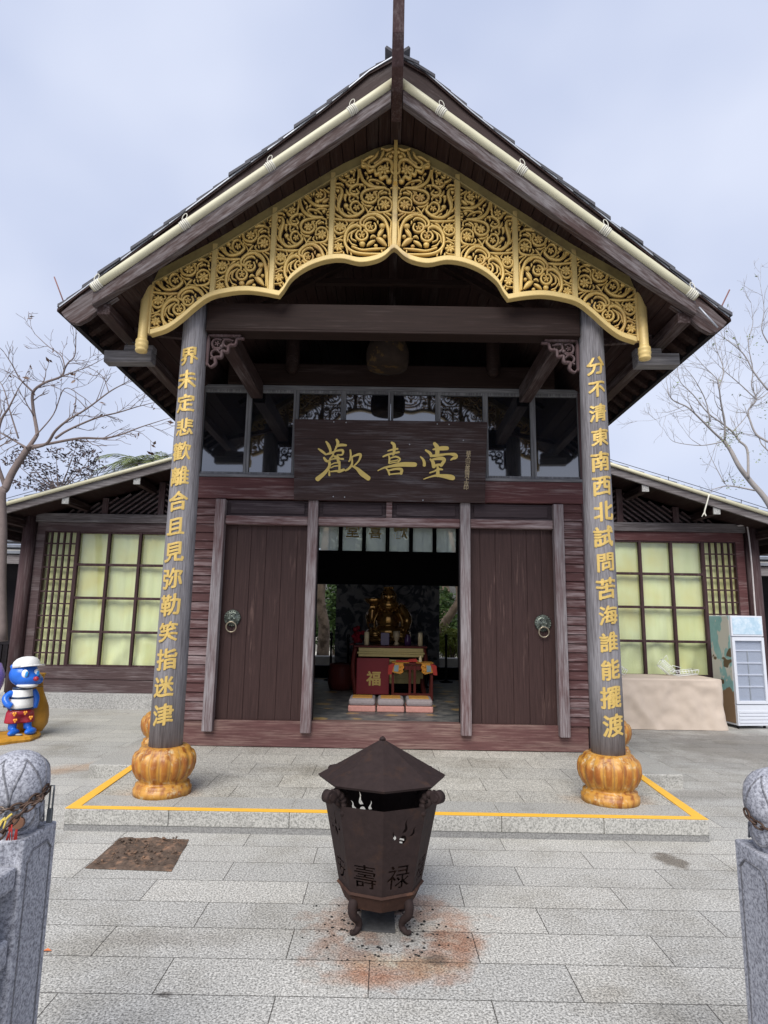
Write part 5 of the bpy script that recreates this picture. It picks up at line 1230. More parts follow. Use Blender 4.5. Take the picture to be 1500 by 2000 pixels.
fp = thing('purple_statue', 'purple painted statue cut by the left edge of the view beside the blue bear', 'statue', (FX - .42, FY, 0))
m_ = MB(); m_.lathe([(.16, .0), (.19, .15), (.17, .35), (.15, .5), (.19, .62), (.20, .75), (.15, .88), (.02, .93)], 24, (FX - .40, FY - .02, .05), True, lambda r_, z, a: r_ * (1 + .05 * noise.noise(Vector((cos(a) * 2, sin(a) * 2, z * 5))))); m_.build('figure', 'statue_purple', fp)

# ------------------------------------------------------------------ fridge, covered table, wire racks
fr0 = at(1412, 1300, 10.0); FZ = 1.72
fridge = thing('display_fridge', 'white upright glass-door display fridge with worn teal sticker on its side', 'fridge', (5.68, 10.05, 0))
fa = radians(8)
def fx(q): 
    c_, s_ = cos(fa), sin(fa); return Vector((5.42 + q.x * c_ - q.y * s_, 9.92 + q.x * s_ + q.y * c_, q.z))
W_, D_ = .55, .52
m_ = MB(); m_.box(0.004, W_, .04, D_, .05, FZ); m_.xform(fx); cab = m_.build('cabinet', 'white_metal', fridge, .006)
m_ = MB(); m_.box(-.003, .004, .05, D_ - .01, .08, FZ - .01); m_.xform(fx); m_.build('side_sticker', 'fridge_art', cab)
m_ = MB(); m_.box(0, W_, 0, .04, 1.40, FZ); m_.xform(fx); hd = m_.build('header', 'white_metal', fridge, .006)
m_ = MB(); m_.box(.025, W_ - .025, -.006, .0, 1.43, FZ - .025); m_.xform(fx); m_.build('header_panel', 'fridge_header', hd)
m_ = MB(); m_.box(0, .045, -.004, .036, .37, 1.385).box(W_ - .045, W_, -.004, .036, .37, 1.385).box(.045, W_ - .045, -.004, .036, 1.33, 1.385).box(.045, W_ - .045, -.004, .036, .37, .42); m_.xform(fx); dr_ = m_.build('door', 'white_metal', fridge, .004)
m_ = MB(); m_.box(.046, W_ - .046, .012, .016, .42, 1.33); m_.xform(fx); m_.build('door_glass', 'fridge_glass', dr_)
m_ = MB(); m_.box(.046, W_ - .046, .0365, .0395, .42, 1.33); m_.xform(fx); m_.build('interior', 'fridge_inner', fridge)
for z in (.62, .80, .98, 1.17):
    m_ = MB(); m_.box(.05, W_ - .05, .022, .036, z, z + .022); m_.xform(fx); m_.build('shelf', 'white_metal', fridge)
m_ = MB(); m_.box(.26, .275, .024, .036, .42, 1.18); m_.xform(fx); m_.build('divider_rail', 'fridge_grey', fridge)
m_ = MB(); m_.box(0, W_, -.002, .04, .05, .355)
for i in range(4): m_.box(.02, W_ - .02, -.012, -.002, .09 + i * .05, .125 + i * .05)
m_.xform(fx); m_.build('base_grille', 'white_metal', fridge, .004)
m_ = MB(); 
for x, y in ((.05, .08), (W_ - .05, .08), (.05, D_ - .05), (W_ - .05, D_ - .05)): m_.tube([(x, y, 0), (x, y, .06)], .02, 10)
m_.xform(fx); m_.build('feet', 'stanchion', fridge)
TX0, TX1, TY0, TY1, TZ = 3.35, 5.14, 9.78, 10.55, .745
tb = thing('covered_table', 'long table fully draped in a wrinkled beige cloth beside the fridge', 'table', (4.25, 10.1, 0))
m_ = MB(); n = 200; rings = 26; vs = []
per = []
for k in range(n):
    t_ = k / n * 4; sd_, f = int(t_), t_ - int(t_)
    c4_ = [(TX0, TY0), (TX1, TY0), (TX1, TY1), (TX0, TY1)]; a, b_ = c4_[sd_], c4_[(sd_ + 1) % 4]; per.append((a[0] + (b_[0] - a[0]) * f, a[1] + (b_[1] - a[1]) * f))
cx_, cy_ = (TX0 + TX1) / 2, (TY0 + TY1) / 2
for j in range(rings + 1):
    q = j / rings
    for k in range(n):
        x, y = per[k]; dx, dy = (x - cx_) / ((TX1 - TX0) / 2), (y - cy_) / ((TY1 - TY0) / 2)
        rr_ = .03; cxx = max(-1, min(1, dx)); cyy = max(-1, min(1, dy)); corner = max(0, abs(dx) + abs(dy) - 1.55) / .45
        z = TZ * (1 - q); out_ = .012 + .035 * q * q - .02 * corner * (1 - q)
        f_ = noise.noise(Vector((x * 3.2, y * 3.2, z * 2.2))) * .055 * sin(pi * min(1, q * 1.15)) + noise.noise(Vector((x * 9, y * 9, z * 7))) * .020 * (q > .1)
        f_ += .05 * q * max(0, 1 - abs((x - TX0) - .15 - q * .6) / .14) + .018 * q * max(0, 1 - abs((TX1 - x) - .12 - (1 - q) * .3) / .10)
        l = max(1e-6, sqrt((dx * (abs(dx) >= .999)) ** 2 + (dy * (abs(dy) >= .999)) ** 2)); nx_, ny_ = (dx * (abs(dx) >= .999)) / l, (dy * (abs(dy) >= .999)) / l
        zz = .006 + z * (1 - .006 / TZ) 
        vs.append((x + nx_ * (out_ + f_), y + ny_ * (out_ + f_), zz))
fs = [(j * n + k, j * n + (k + 1) % n, (j + 1) * n + (k + 1) % n, (j + 1) * n + k) for j in range(rings) for k in range(n)]
m_.add(vs, fs, True)
m_.add([(x * .985 + cx_ * .015, y * .985 + cy_ * .015, TZ + .002) for x, y in per] + [(cx_, cy_, TZ + .004)], [(k, (k + 1) % n, n) for k in range(n)], True)
m_.add([vs[k] for k in range(n)] + [(x * .985 + cx_ * .015, y * .985 + cy_ * .015, TZ + .002) for x, y in per], [(k, (k + 1) % n, n + (k + 1) % n, n + k) for k in range(n)], True)
m_.build('table_cloth', 'cloth_beige', tb)
m_ = MB()
for x in (TX0 + .06, TX1 - .06):
    for y in (TY0 + .06, TY1 - .06): m_.box(x - .02, x + .02, y - .02, y + .02, 0, TZ - .02)
m_.box(TX0 + .02, TX1 - .02, TY0 + .02, TY1 - .02, TZ - .03, TZ - .008); m_.build('table_frame', 'wing_grey', tb)
def rack(lab, c_, w_, d, h, tilt, rz_):
    t_ = thing('wire_rack', lab, 'rack', c_, 'white wire racks on the covered table')
    m_ = MB(); r = .005; T_ = Matrix.Translation(c_) @ Matrix.Rotation(rz_, 4, 'Z') @ Matrix.Rotation(tilt, 4, 'Y')
    P = lambda x, y, z: T_ @ Vector((x, y, z))
    for z, k in ((0.006, 1.0), (h, 1.12)):
        L_ = [P(-w_ * k, -d * k, z), P(w_ * k, -d * k, z), P(w_ * k, d * k, z), P(-w_ * k, d * k, z), P(-w_ * k, -d * k, z)]
        for a, b_ in zip(L_, L_[1:]): m_.tube([a, b_], r, 6)
    for i in range(8):
        x = -w_ + 2 * w_ * i / 7
        for sg in (-1, 1): m_.tube([P(x, sg * d, .006), P(x * 1.12, sg * d * 1.12, h)], r * .6, 5)
        m_.tube([P(x, -d, .006), P(x, d, .006)], r * .6, 5)
    m_.tube([P(-w_ * 1.12, 0, h), P(-w_ * 1.12, 0, h + .10), P(-w_ * .3, 0, h + .05)], r, 6)
    m_.build('wire_frame', 'wire_white', t_)
rack('white wire rack standing alone at the left end of the covered table', Vector((3.72, 10.30, .80)), .11, .07, .10, .5, .2)
rack('white wire rack tipped up in the middle of the covered table', Vector((4.50, 10.35, .83)), .10, .07, .12, .75, -.1)
rack('low white wire rack lying at the right end of the covered table', Vector((4.84, 10.33, .762)), .17, .09, .07, -.1, .1)

# ------------------------------------------------------------------ inside the hall
FL = .43
alt = thing('altar_table', 'red and gold altar table before the statue with a big red panel in front', 'altar', (.05, 9.8, FL))
m_ = MB(); m_.box(-.50, .62, 9.62, 10.2, 1.145, 1.175); m_.box(-.56, -.50, 9.66, 10.16, 1.175, 1.20); m_.build('top', 'red_lacquer', alt, .006)
m_ = MB(); m_.box(-.42, .56, 9.60, 9.64, 1.085, 1.143); m_.box(-.42, .56, 9.585, 9.64, 1.015, 1.055); m_.box(-.44, .58, 9.595, 9.64, 1.057, 1.083); m_.build('gilt_frieze', 'altar_gold', alt, .004)
for x in (-.47, .57):
    m_ = MB(); P_ = catmull([(x, 9.68, 1.14), (x - .03 * (1 if x < 0 else -1), 9.68, .95), (x - .02, 9.68, .7), (x + .02, 9.68, FL)], 5); m_.tube(P_, .035, 10); m_.build('leg', 'red_lacquer', alt); m_ = MB(); m_.tube([(x, 10.12, 1.14), (x, 10.12, FL)], .035, 8); m_.build('leg', 'red_lacquer', alt)
m_ = MB(); m_.box(.05, .52, 9.66, 9.70, .62, .97); m_.box(.05, .56, 9.62, 9.66, .70, .80); m_.build('gilt_apron', 'altar_gold', alt, .004)
m_ = MB(); m_.box(-.44, .045, 9.54, 9.565, .47, .995); pn = m_.build('red_panel', 'altar_red', alt, .004)
m_ = MB(); me = bold_mesh('福', .22, .03); m_.mesh(me, Matrix.Translation((-.185, 9.538, .70)) @ TXT); m_.build('character', 'gold_letter', pn)
ot = thing('offering_table', 'small dark red offering table with embroidered banner ends beside the altar', 'table', (.37, 9.35, FL))
m_ = MB(); m_.box(.06, .70, 9.2, 9.50, .93, .955); m_.build('top', 'red_lacquer', ot, .004)
for x in (.10, .345, .415, .66):
    m_ = MB(); m_.box(x - .018, x + .018, 9.22, 9.255, FL, .93); m_.build('leg', 'red_lacquer', ot, .003)
for x in (.10, .66):
    MB().box(x - .018, x + .018, 9.44, 9.475, FL, .93).build('leg', 'red_lacquer', ot, .003)
m_ = MB(); m_.box(.10, .66, 9.225, 9.25, .86, .925); m_.build('apron', 'red_lacquer', ot); MB().box(.10, .66, 9.23, 9.25, .50, .53).build('stretcher', 'red_lacquer', ot)
for s in (-1, 1):
    xm = .38; y = 9.17
    sh = [(.13, .96), (.25, .96), (.30, .83), (.17, .80), (.14, .88)]
    m_ = MB(); m_.prism([(xm + s * a, z) for a, z in sh], y, y + .012); m_.box(xm + s * .05, xm + s * .30, 9.17, 9.5, .957, .964); bn = m_.build('banner', 'banner_orange', ot)
    m_ = MB(); m_.prism([(xm + s * a, z) for a, z in ((.262, .955), (.345, .925), (.355, .79), (.30, .80))], y - .003, y + .011); m_.build('banner_edge', 'banner_red', bn)
    m_ = MB(); m_.prism([(xm + s * a, z) for a, z in ((.20, .93), (.262, .925), (.268, .84), (.205, .835))], y - .005, y - .0005); m_.build('banner_emblem', 'banner_teal', bn)
    m_ = MB()
    for cx0, cz in ((.155, .90), (.165, .845)): m_.tube([(xm + s * (cx0 + .026 * cos(t_)), y - .004, cz + .026 * sin(t_)) for t_ in [2 * pi * k / 12 for k in range(11)]], .009, 6)
    m_.build('banner_scroll', 'statue_orange', bn)
m_ = MB(); m_.box(.14, .38, 9.24, 9.4, .966, .985); m_.prism([(.30, .966), (.46, .966), (.44, 1.01), (.33, 1.0)], 9.26, 9.4); tag(m_.build('red_book', 'banner_red', None, .004), 'flat red folded cloth lying on the small offering table', 'cloth')
m_ = MB(); m_.lathe([(.022, 0), (.03, .01), (.018, .03), (.026, .05), (.012, .075), (.02, .085)], 14, (.50, 9.3, .966)); tag(m_.build('white_vase', 'candle'), 'tiny white vase on the offering table', 'vase')
for i, x in enumerate((-.245 - .06, .52)):
    m_ = MB(); m_.lathe([(.038, 0), (.038, .19), (.03, .2), (.004, .2), (.003, .215)], 16, (x, 9.72, 1.178)); tag(m_.build('candle', 'candle'), ('cream candle at the left end of the altar top' if i == 0 else 'cream candle at the right end of the altar top'), 'candle', 'altar candles')
m_ = MB(); m_.box(-.09, .045, 9.74, 9.86, 1.178, 1.37); tag(m_.build('offering_box', 'purple_glass', None, .006), 'dark purple box standing on the altar in front of the statue', 'box')
m_ = MB(); m_.lathe([(.03, 0), (.05, .02), (.02, .06), (.03, .08), (.055, .14), (.05, .22)], 16, (.155, 9.76, 1.178)); tag(m_.build('brass_cup', 'faded_gold'), 'tall pale goblet on the altar near its middle', 'goblet')
m_ = MB(); m_.lathe([(.05, 0), (.055, .1), (.03, .15), (.035, .17)], 14, (.33, 9.78, 1.178)); tag(m_.build('dark_vase', 'purple_glass'), 'dark vase between goblet and right candle on the altar', 'vase')
m_ = MB()
for i in range(26): m_.ball((-.47 + rnd.gauss(0, .055), 9.9 + rnd.gauss(0, .04), 1.30 + rnd.gauss(0, .06)), rnd.uniform(.02, .04), 8, 6)
m_.lathe([(.04, 0), (.05, .04), (.03, .08)], 12, (-.47, 9.9, 1.20)); tag(m_.build('flower_bunch', 'flower_red'), 'dark red flower bunch at the left end of the altar', 'flowers')
for i in range(3):
    x = -.475 + .362 * i; y0 = 8.06
    cu = thing('kneeling_cushion', ('worn pink and grey kneeling cushion, leftmost of the row before the altar', 'worn kneeling cushion in the middle of the row before the altar', 'kneeling cushion with torn front edge, rightmost of the row before the altar')[i], 'cushion', (x + .17, y0 + .2, FL), 'kneeling cushions')
    m_ = MB(); m_.box(x, x + .345, y0, y0 + .42, FL, FL + .075); m_.build('pad', 'cushion_pink', cu, .015)
    m_ = MB(); m_.box(x + .006, x + .34, y0 + .006, y0 + .42, FL + .076, FL + .16); m_.build('top_pad', 'cushion_grey', cu, .03)
    m_ = MB(); m_.box(x + .045, x + .30, y0 + .07, y0 + .37, FL + .150, FL + .166); m_.build('woven_panel', 'cushion_orange', cu, .006)
for lab, x, y, h in (('black stanchion post by the left rear opening of the hall', -1.03, 11.9, .85), ('black stanchion post by the right rear opening of the hall', 1.13, 11.9, .85), ('thin black stanchion left of the altar before the dark screen', -.66, 11.0, .85), ('thin black stanchion right of the altar before the dark screen', .70, 11.0, .85)):
    m_ = MB(); m_.lathe([(.13, 0), (.13, .015), (.03, .03), (.022, .05), (.022, h - .09), (.032, h - .085), (.032, h - .06), (.02, h - .05), (.028, h - .03), (.035, h - .005), (.025, h + .02), (.004, h + .03)], 18, (x, y, FL)); tag(m_.build('stanchion', 'stanchion'), lab, 'stanchion', 'stanchion posts in the hall')
m_ = MB(); m_.lathe([(.20, 0), (.235, .12), (.235, .3), (.20, .40), (.19, .41), (.18, .37), (.01, .36)], 28, (-.72, 10.5, FL)); tag(m_.build('wooden_tub', 'red_lacquer'), 'round brown wooden tub on the floor left of the altar', 'tub')
# seated laughing figure
bu = thing('seated_statue', 'gilded laughing seated figure holding an ingot bowl aloft behind the altar', 'statue', (.03, 10.75, FL))
m_ = MB(); m_.lathe([(.62, 0), (.62, .1), (.56, .14), (.52, .5), (.58, .6), (.60, .72), (.02, .74)], 32, (.03, 10.95, FL), True, lambda r_, z, a: r_ * (1 + .02 * sin(a * 14))); m_.build('pedestal', 'dark_panel', bu)
B0 = Vector((.03, 10.8, 1.16)); w3 = lambda x, y, z: B0 + Vector((x, y, z))
m_ = MB()
bl = [(w3(0, -.05, .40), (.215, .20, .21)), (w3(0, .06, .50), (.24, .15, .20)), (w3(0, -.02, .66), (.19, .13, .10)), (w3(0, -.10, .20), (.30, .20, .13)), (w3(-.22, -.10, .17), (.16, .18, .12)), (w3(.22, -.10, .15), (.17, .19, .11)), (w3(-.15, -.2, .07), (.20, .12, .08)), (w3(.15, -.2, .07), (.20, .12, .08)),
      (w3(0, -.06, .83), (.115, .115, .125)), (w3(0, -.11, .78), (.10, .08, .07)), (w3(-.11, -.04, .80), (.03, .03, .075)), (w3(.11, -.04, .80), (.03, .03, .075)), (w3(0, -.18, .825), (.022, .022, .02)), (w3(-.055, -.155, .80), (.038, .03, .03)), (w3(.055, -.155, .80), (.038, .03, .03))]
for c_, r_ in bl: m_.ball(c_, r_, 18, 12)
m_.tube(catmull([w3(-.2, 0, .62), w3(-.30, -.08, .48), w3(-.29, -.16, .40), w3(-.27, -.17, .58)], 5), [.085] * 8 + [.075] * 8, 12)
m_.tube(catmull([w3(.2, 0, .62), w3(.31, -.06, .45), w3(.30, -.14, .28), w3(.22, -.2, .22)], 5), [.09] * 8 + [.07] * 8, 12)
for i in range(4): m_.tube([w3(-.31 + i * .026, -.19, .58), w3(-.31 + i * .026, -.20, .64)], .014, 8)
m_.tube([w3(-.215, -.16, .58), w3(-.20, -.17, .635)], .015, 8)
for i in range(4): m_.tube([w3(.16 + i * .026, -.25, .20), w3(.15 + i * .026, -.29, .17)], .014, 8)
o = m_.build('body', 'buddha_gold', bu, fix=False)
rm = o.modifiers.new('remesh', 'REMESH'); rm.mode = 'VOXEL'; rm.voxel_size = .012; rm.use_smooth_shade = True; sm = o.modifiers.new('smooth', 'SMOOTH'); sm.iterations = 3
m_ = MB()
for P_ in ([(-.22, -.05, .68), (-.17, -.2, .55), (-.235, -.22, .38), (-.2, -.26, .2), (-.05, -.32, .10)], [(.22, -.05, .68), (.17, -.2, .55), (.235, -.22, .38), (.2, -.26, .2), (.05, -.32, .10)], [(-.36, -.12, .2), (-.3, -.26, .12), (-.1, -.33, .05)], [(.36, -.12, .2), (.3, -.26, .12), (.1, -.33, .05)], [(-.36, -.1, .42), (-.34, -.16, .3), (-.28, -.24, .2)], [(.37, -.06, .45), (.36, -.14, .32), (.30, -.24, .22)]):
    m_.tube(catmull([w3(*q) for q in P_], 5), .018, 8)
for i in range(9): a = pi * i / 8; m_.ball(w3(.16 * cos(a), -.16 - .07 * sin(a), .64 - .10 * sin(a)), .022, 8, 6)
m_.build('robe_folds', 'buddha_gold', bu)
m_ = MB(); m_.lathe([(.03, 0), (.06, .015), (.10, .055), (.125, .10), (.12, .115), (.08, .09), (.055, .115), (.01, .13)], 24, tuple(w3(-.26, -.19, .64)), True, lambda r_, z, a: r_ * (1 + .25 * cos(2 * a))); m_.build('ingot_bowl', 'buddha_gold', bu)
m_ = MB()
for i in range(12):
    a = 2 * pi * i / 12; m_.ball(w3(.07 * cos(a), -.05 + .07 * sin(a), .945), .022, 8, 6)
for s in (-1, 1):
    m_.ball(w3(s * .035, -.165, .855), (.02, .01, .006), 8, 5)
m_.tube(catmull([w3(-.06, -.175, .765), w3(0, -.19, .745), w3(.06, -.175, .765)], 4), .010, 6)
m_.build('head_details', 'buddha_gold', bu)
lt = at(757, 697, 6.5)
m_ = MB(); m_.lathe([(.15, -.14), (.22, -.13), (.235, -.06), (.235, .06), (.20, .16), (.10, .2), (.02, .21), (.008, .9)], 32, tuple(lt)); tag(m_.build('hanging_lantern', 'lantern_cloth'), 'dim round patterned lantern hanging under the porch roof', 'lantern')

# ------------------------------------------------------------------ behind the hall
yard = MB().box(-30, 30, 12.75, 60, -.2, .33).build('rear_ground', 'yard_earth'); yard['kind'] = 'structure'
tag(MB().box(-6, 6, 14.2, 14.6, .3, .72).build('garden_wall', 'curb_stone', None, .02), 'low stone garden wall behind the hall', 'wall')
mb = MB(); nx, ny = 60, 16
for j in range(ny + 1):
    for i in range(nx + 1):
        x = -30 + 60 * i / nx; y = 22 + 26 * j / ny
        z = .2 + 11 * (j / ny) ** .8 * (1 - .3 * abs(x) / 30) + 2.2 * noise.fractal(Vector((x * .25, y * .25, 3)), 1, 2, 4)
        mb.v.append((x, y, z if j else .1))
mb.f = [(j * (nx + 1) + i, j * (nx + 1) + i + 1, (j + 1) * (nx + 1) + i + 1, (j + 1) * (nx + 1) + i) for j in range(ny) for i in range(nx)]; mb.sm = [True] * len(mb.f)
for q in range(len(mb.v)):
    x, y, z = mb.v[q]; mb.v[q] = (x, y, min(z, 1.6 + (y) * .105))
mb.build('rocky_hill', 'rock')['kind'] = 'structure'
def leaves(mb, c_, r, n, size, rg, flat=0.0, shell=.55):
    for _ in range(n):
        while True:
            d = Vector((rg.uniform(-1, 1), rg.uniform(-1, 1), rg.uniform(-1, 1)))
            if .05 < d.length <= 1: break
        if d.length < shell: d = d.normalized() * rg.uniform(shell, 1)
        p = Vector((c_[0] + d.x * r[0], c_[1] + d.y * r[1], c_[2] + d.z * r[2]))
        a = Vector((rg.gauss(0, 1), rg.gauss(0, 1), rg.gauss(0, .6))).normalized(); b_ = a.orthogonal().normalized(); b_ = (Matrix.Rotation(rg.uniform(0, 6.28), 3, a) @ b_)
        s = size * rg.uniform(.6, 1.3)
        mb.add([p - a * s, p + b_ * s * .38, p + a * s, p - b_ * s * .38], [(0, 1, 2, 3)])
def leafy_tree(label, trunk, clusters, leaf, bark, size, n, seed, name='tree', group=None):
    rg = random.Random(seed); t = thing(name, label, 'tree', trunk[0][0], group)
    m_ = MB(); m_.tube(catmull([q[0] for q in trunk], 5), [interp([(i / (len(trunk) - 1), q[1]) for i, q in enumerate(trunk)], k / (5 * (len(trunk) - 1))) * (1 + .12 * noise.noise(Vector((k, seed, 0)))) for k in range(5 * (len(trunk) - 1) + 1)], 12)
    for c_, r in clusters: m_.tube([trunk[-1][0], Vector(trunk[-1][0]).lerp(Vector(c_), .6) + Vector((0, 0, .1)), c_], [trunk[-1][1] * .6, .05, .015], 7)
    m_.build('trunk', bark, t)
    m_ = MB()
    for c_, r in clusters:
        k = max(3, int(n * .16 / 10))
        for _ in range(k):
            d = Vector((rg.gauss(0, .5), rg.gauss(0, .5), rg.gauss(0, .45))); leaves(m_, (c_[0] + d.x * r, c_[1] + d.y * r, c_[2] + d.z * r * .8), (r * .42, r * .42, r * .34), int(n / len(clusters) / k), size, rg)
    m_.build('crown', leaf, t, fix=False); return t
V_ = lambda px, py, Y: tuple(at(px, py, Y))
leafy_tree('thick pale trunk seen through the left rear opening of the hall', [(V_(630, 1285, 15.6), .16), (V_(633, 1225, 15.7), .14), (V_(626, 1180, 15.8), .13), (V_(628, 1140, 15.8), .11), (V_(640, 1040, 15.9), .12), (V_(660, 960, 16), .09)], [(V_(655, 985, 16.5), 1.2), (V_(600, 960, 16.6), 1.2)], 'leaf_grey', 'bark_back', .10, 2600, 1)
leafy_tree('leaning bare limb tree seen through the right rear opening of the hall', [(V_(850, 1260, 15.8), .13), (V_(866, 1222, 15.8), .11), (V_(884, 1194, 15.8), .10), (V_(898, 1165, 15.8), .10), (V_(890, 1110, 15.9), .08), (V_(880, 1040, 16), .06)], [(V_(880, 1000, 16.4), 1.2), (V_(820, 1000, 17), 1.1)], 'leaf_grey', 'bark_back', .10, 2400, 2)
rg = random.Random(5)
def bush(name, label, c_, r, leaf, n, size, seed):
    rg = random.Random(seed); t = thing(name, label, 'bush', (c_[0], c_[1], .33)); m_ = MB()
    for _ in range(14):
        d = Vector((rg.gauss(0, .5), rg.gauss(0, .5), rg.gauss(0, .45))); leaves(m_, (c_[0] + d.x * r[0], c_[1] + d.y * r[1], c_[2] + d.z * r[2]), (r[0] * .5, r[1] * .5, r[2] * .5), n // 14, size, rg)
    m_.build('foliage', leaf, t, fix=False)
    m_ = MB()
    for _ in range(7): m_.tube([(c_[0] + rg.uniform(-.1, .1), c_[1], .3), (c_[0] + rg.uniform(-.5, .5) * r[0], c_[1] + rg.uniform(-.5, .5) * r[1], c_[2])], .02, 6)
    m_.build('stems', 'bark_back', t)
bush('clipped_bush', 'bright yellow-green bush behind the right rear opening', V_(880, 1247, 15.2), (.55, .4, .38), 'leaf_yellow', 2600, .05, 21)
bush('green_bush', 'fresh green leafy bush behind the left rear opening', V_(658, 1205, 17.5), (.55, .6, 1.0), 'leaf_green', 2800, .09, 22)
bush('green_bush', 'darker green bush above the yellow one behind the right opening', V_(872, 1212, 19), (.9, .8, .8), 'leaf_green', 2600, .09, 23)
for i, (px, py, Y, r) in enumerate(((700, 1030, 24, 2.2), (790, 1045, 26, 2.4), (860, 1060, 22, 1.8))):
    c_ = at(px, py, Y)
    leafy_tree(('grey-green tree on the hill behind the hall, left of the three', 'grey-green tree on the hill behind the hall, middle of the three', 'grey-green tree on the hill behind the hall, right of the three')[i], [((c_.x, Y, .5), .25), ((c_.x + .2, Y, c_.z * .5), .2), ((c_.x, Y, c_.z - 1), .15)], [(tuple(c_), r), ((c_.x + 1.4, Y, c_.z + .6), r * .8), ((c_.x - 1.4, Y, c_.z + .3), r * .8)], 'leaf_pale' if i == 1 else 'leaf_grey', 'bark_back', .17, 3600, 30 + i, 'hill_tree', 'trees on the hill behind the hall')

# ------------------------------------------------------------------ trees around the side halls
def bare_tree(name, label, Y, limbs, bark, leaf, leafspots, seed, twigs=1.0, tl=.5, th=.62):
    rg = random.Random(seed); p0 = at(*limbs[0][0][0], Y); t = thing(name, label, 'tree', (p0.x, Y, 0)); m_ = MB(); lm = MB()
    tips = []
    def grow(p, d, L, r, lev):
        n = 5; P_ = [p]; dd = d.copy()
        for i in range(n):
            dd = (dd + Vector((rg.gauss(0, .16), rg.gauss(0, .16), rg.gauss(.05, .16)))).normalized(); P_.append(P_[-1] + dd * L / n)
        m_.tube(P_, [max(.003, r * (1 - .75 * i / n)) for i in range(n + 1)], 5)
        tips.append((P_[-1], dd))
        if lev > 0:
            for i in range(rg.choice((2, 3, 3))):
                k = rg.randint(1, n - 1); ax = dd.orthogonal().normalized(); ax.rotate(Matrix.Rotation(rg.uniform(0, 6.28), 3, dd)); nd_ = (dd + ax * rg.uniform(.5, .95)).normalized()
                grow(P_[k], nd_, L * rg.uniform(.35, .65), r * .6, lev - 1)
    for pts, r0, r1, tw in limbs:
        r0, r1 = r0 * th, r1 * th; P_ = []
        dy0 = rg.uniform(-.5, .5)
        for i, q in enumerate(pts):
            P_.append(at(q[0], q[1], Y + (0 if r0 > .06 else dy0 * min(1, i / 3)) + rg.uniform(-.05, .05)))
        C_ = catmull(P_, 5); n = len(C_)
        m_.tube(C_, [r0 + (r1 - r0) * i / (n - 1) for i in range(n)], 9 if r0 > .03 else 6)
        if tw:
            L = sum((b_ - a).length for a, b_ in zip(C_, C_[1:])); cnt = int(L * 3.4 * tw * twigs)
            for k in range(cnt):
                i = int((.25 + .75 * (k + rg.random()) / cnt) * (n - 2)); d = (C_[i + 1] - C_[i]).normalized()
                ax = d.orthogonal().normalized(); ax.rotate(Matrix.Rotation(rg.uniform(0, 6.28), 3, d)); ax.y *= .6
                grow(C_[i], (d * .8 + ax * rg.uniform(.5, 1)).normalized(), tl * rg.uniform(.5, 1.2), max(.005, (r0 + (r1 - r0) * i / n) * .5), 1)
            grow(C_[-1], (C_[-1] - C_[-3]).normalized(), tl, max(.005, r1), 2)
    m_.build('trunk', bark, t)
    for (px, py, R, n) in leafspots: leaves(lm, tuple(at(px, py, Y)), (R, R * .6, R), n, .035, rg, 0, .1)
    for p, d in tips:
        if rg.random() < .06: leaves(lm, tuple(p), (.04, .04, .04), 2, .05, rg, 0, .1)
    lm.build('leaves', leaf, t, fix=False)
zL = lambda *p: [(x / 2.776, 640 + y / 2.776) for x, y in p]
LT = [(zL((10, 1700), (5, 1400), (12, 1100), (8, 900), (30, 870), (70, 780), (150, 655)), .12, .075, 0), (zL((150, 655), (195, 590), (200, 560), (180, 440), (180, 350), (240, 300), (330, 265), (352, 220), (370, 190), (405, 150), (412, 45)), .05, .010, .8),
      (zL((352, 215), (330, 150), (260, 100), (190, 35)), .016, .007, .6), (zL((330, 265), (400, 240), (480, 210), (560, 168)), .018, .006, .8), (zL((180, 350), (110, 280), (65, 200), (20, 130)), .025, .008, .8), (zL((150, 655), (250, 630), (300, 560), (370, 500), (470, 440), (590, 350), (660, 310), (715, 280)), .04, .008, .9),
      (zL((300, 600), (370, 555), (520, 490), (640, 460), (740, 430), (825, 408)), .03, .007, 1), (zL((160, 645), (250, 632), (430, 600), (560, 600), (660, 578), (760, 540), (885, 500)), .038, .008, 1), (zL((150, 655), (90, 620), (20, 580), (-60, 540)), .03, .01, .8), (zL((100, 600), (50, 440), (20, 330), (-30, 250)), .02, .008, .9), (zL((30, 870), (-20, 700), (0, 520), (50, 430), (100, 330)), .05, .012, .9), (zL((195, 585), (290, 470), (350, 330), (440, 370), (480, 400)), .016, .006, .7), (zL((590, 350), (560, 270), (510, 230)), .012, .006, .5), (zL((470, 440), (410, 380), (300, 320)), .012, .006, .5)]
bare_tree('bare_tree', 'leafless tree with a smooth grey trunk at the left edge before the side hall', 9.4, LT, 'bark_left', 'leaf_brown', [(38, 740, .06, 3), (24, 735, .08, 5), (60, 728, .05, 2), (205, 835, .05, 5), (115, 745, .05, 3)], 4, 1.5, .46, .66)
zR = lambda *p: [(1290 + x / 4.548, 560 + y / 4.548) for x, y in p]
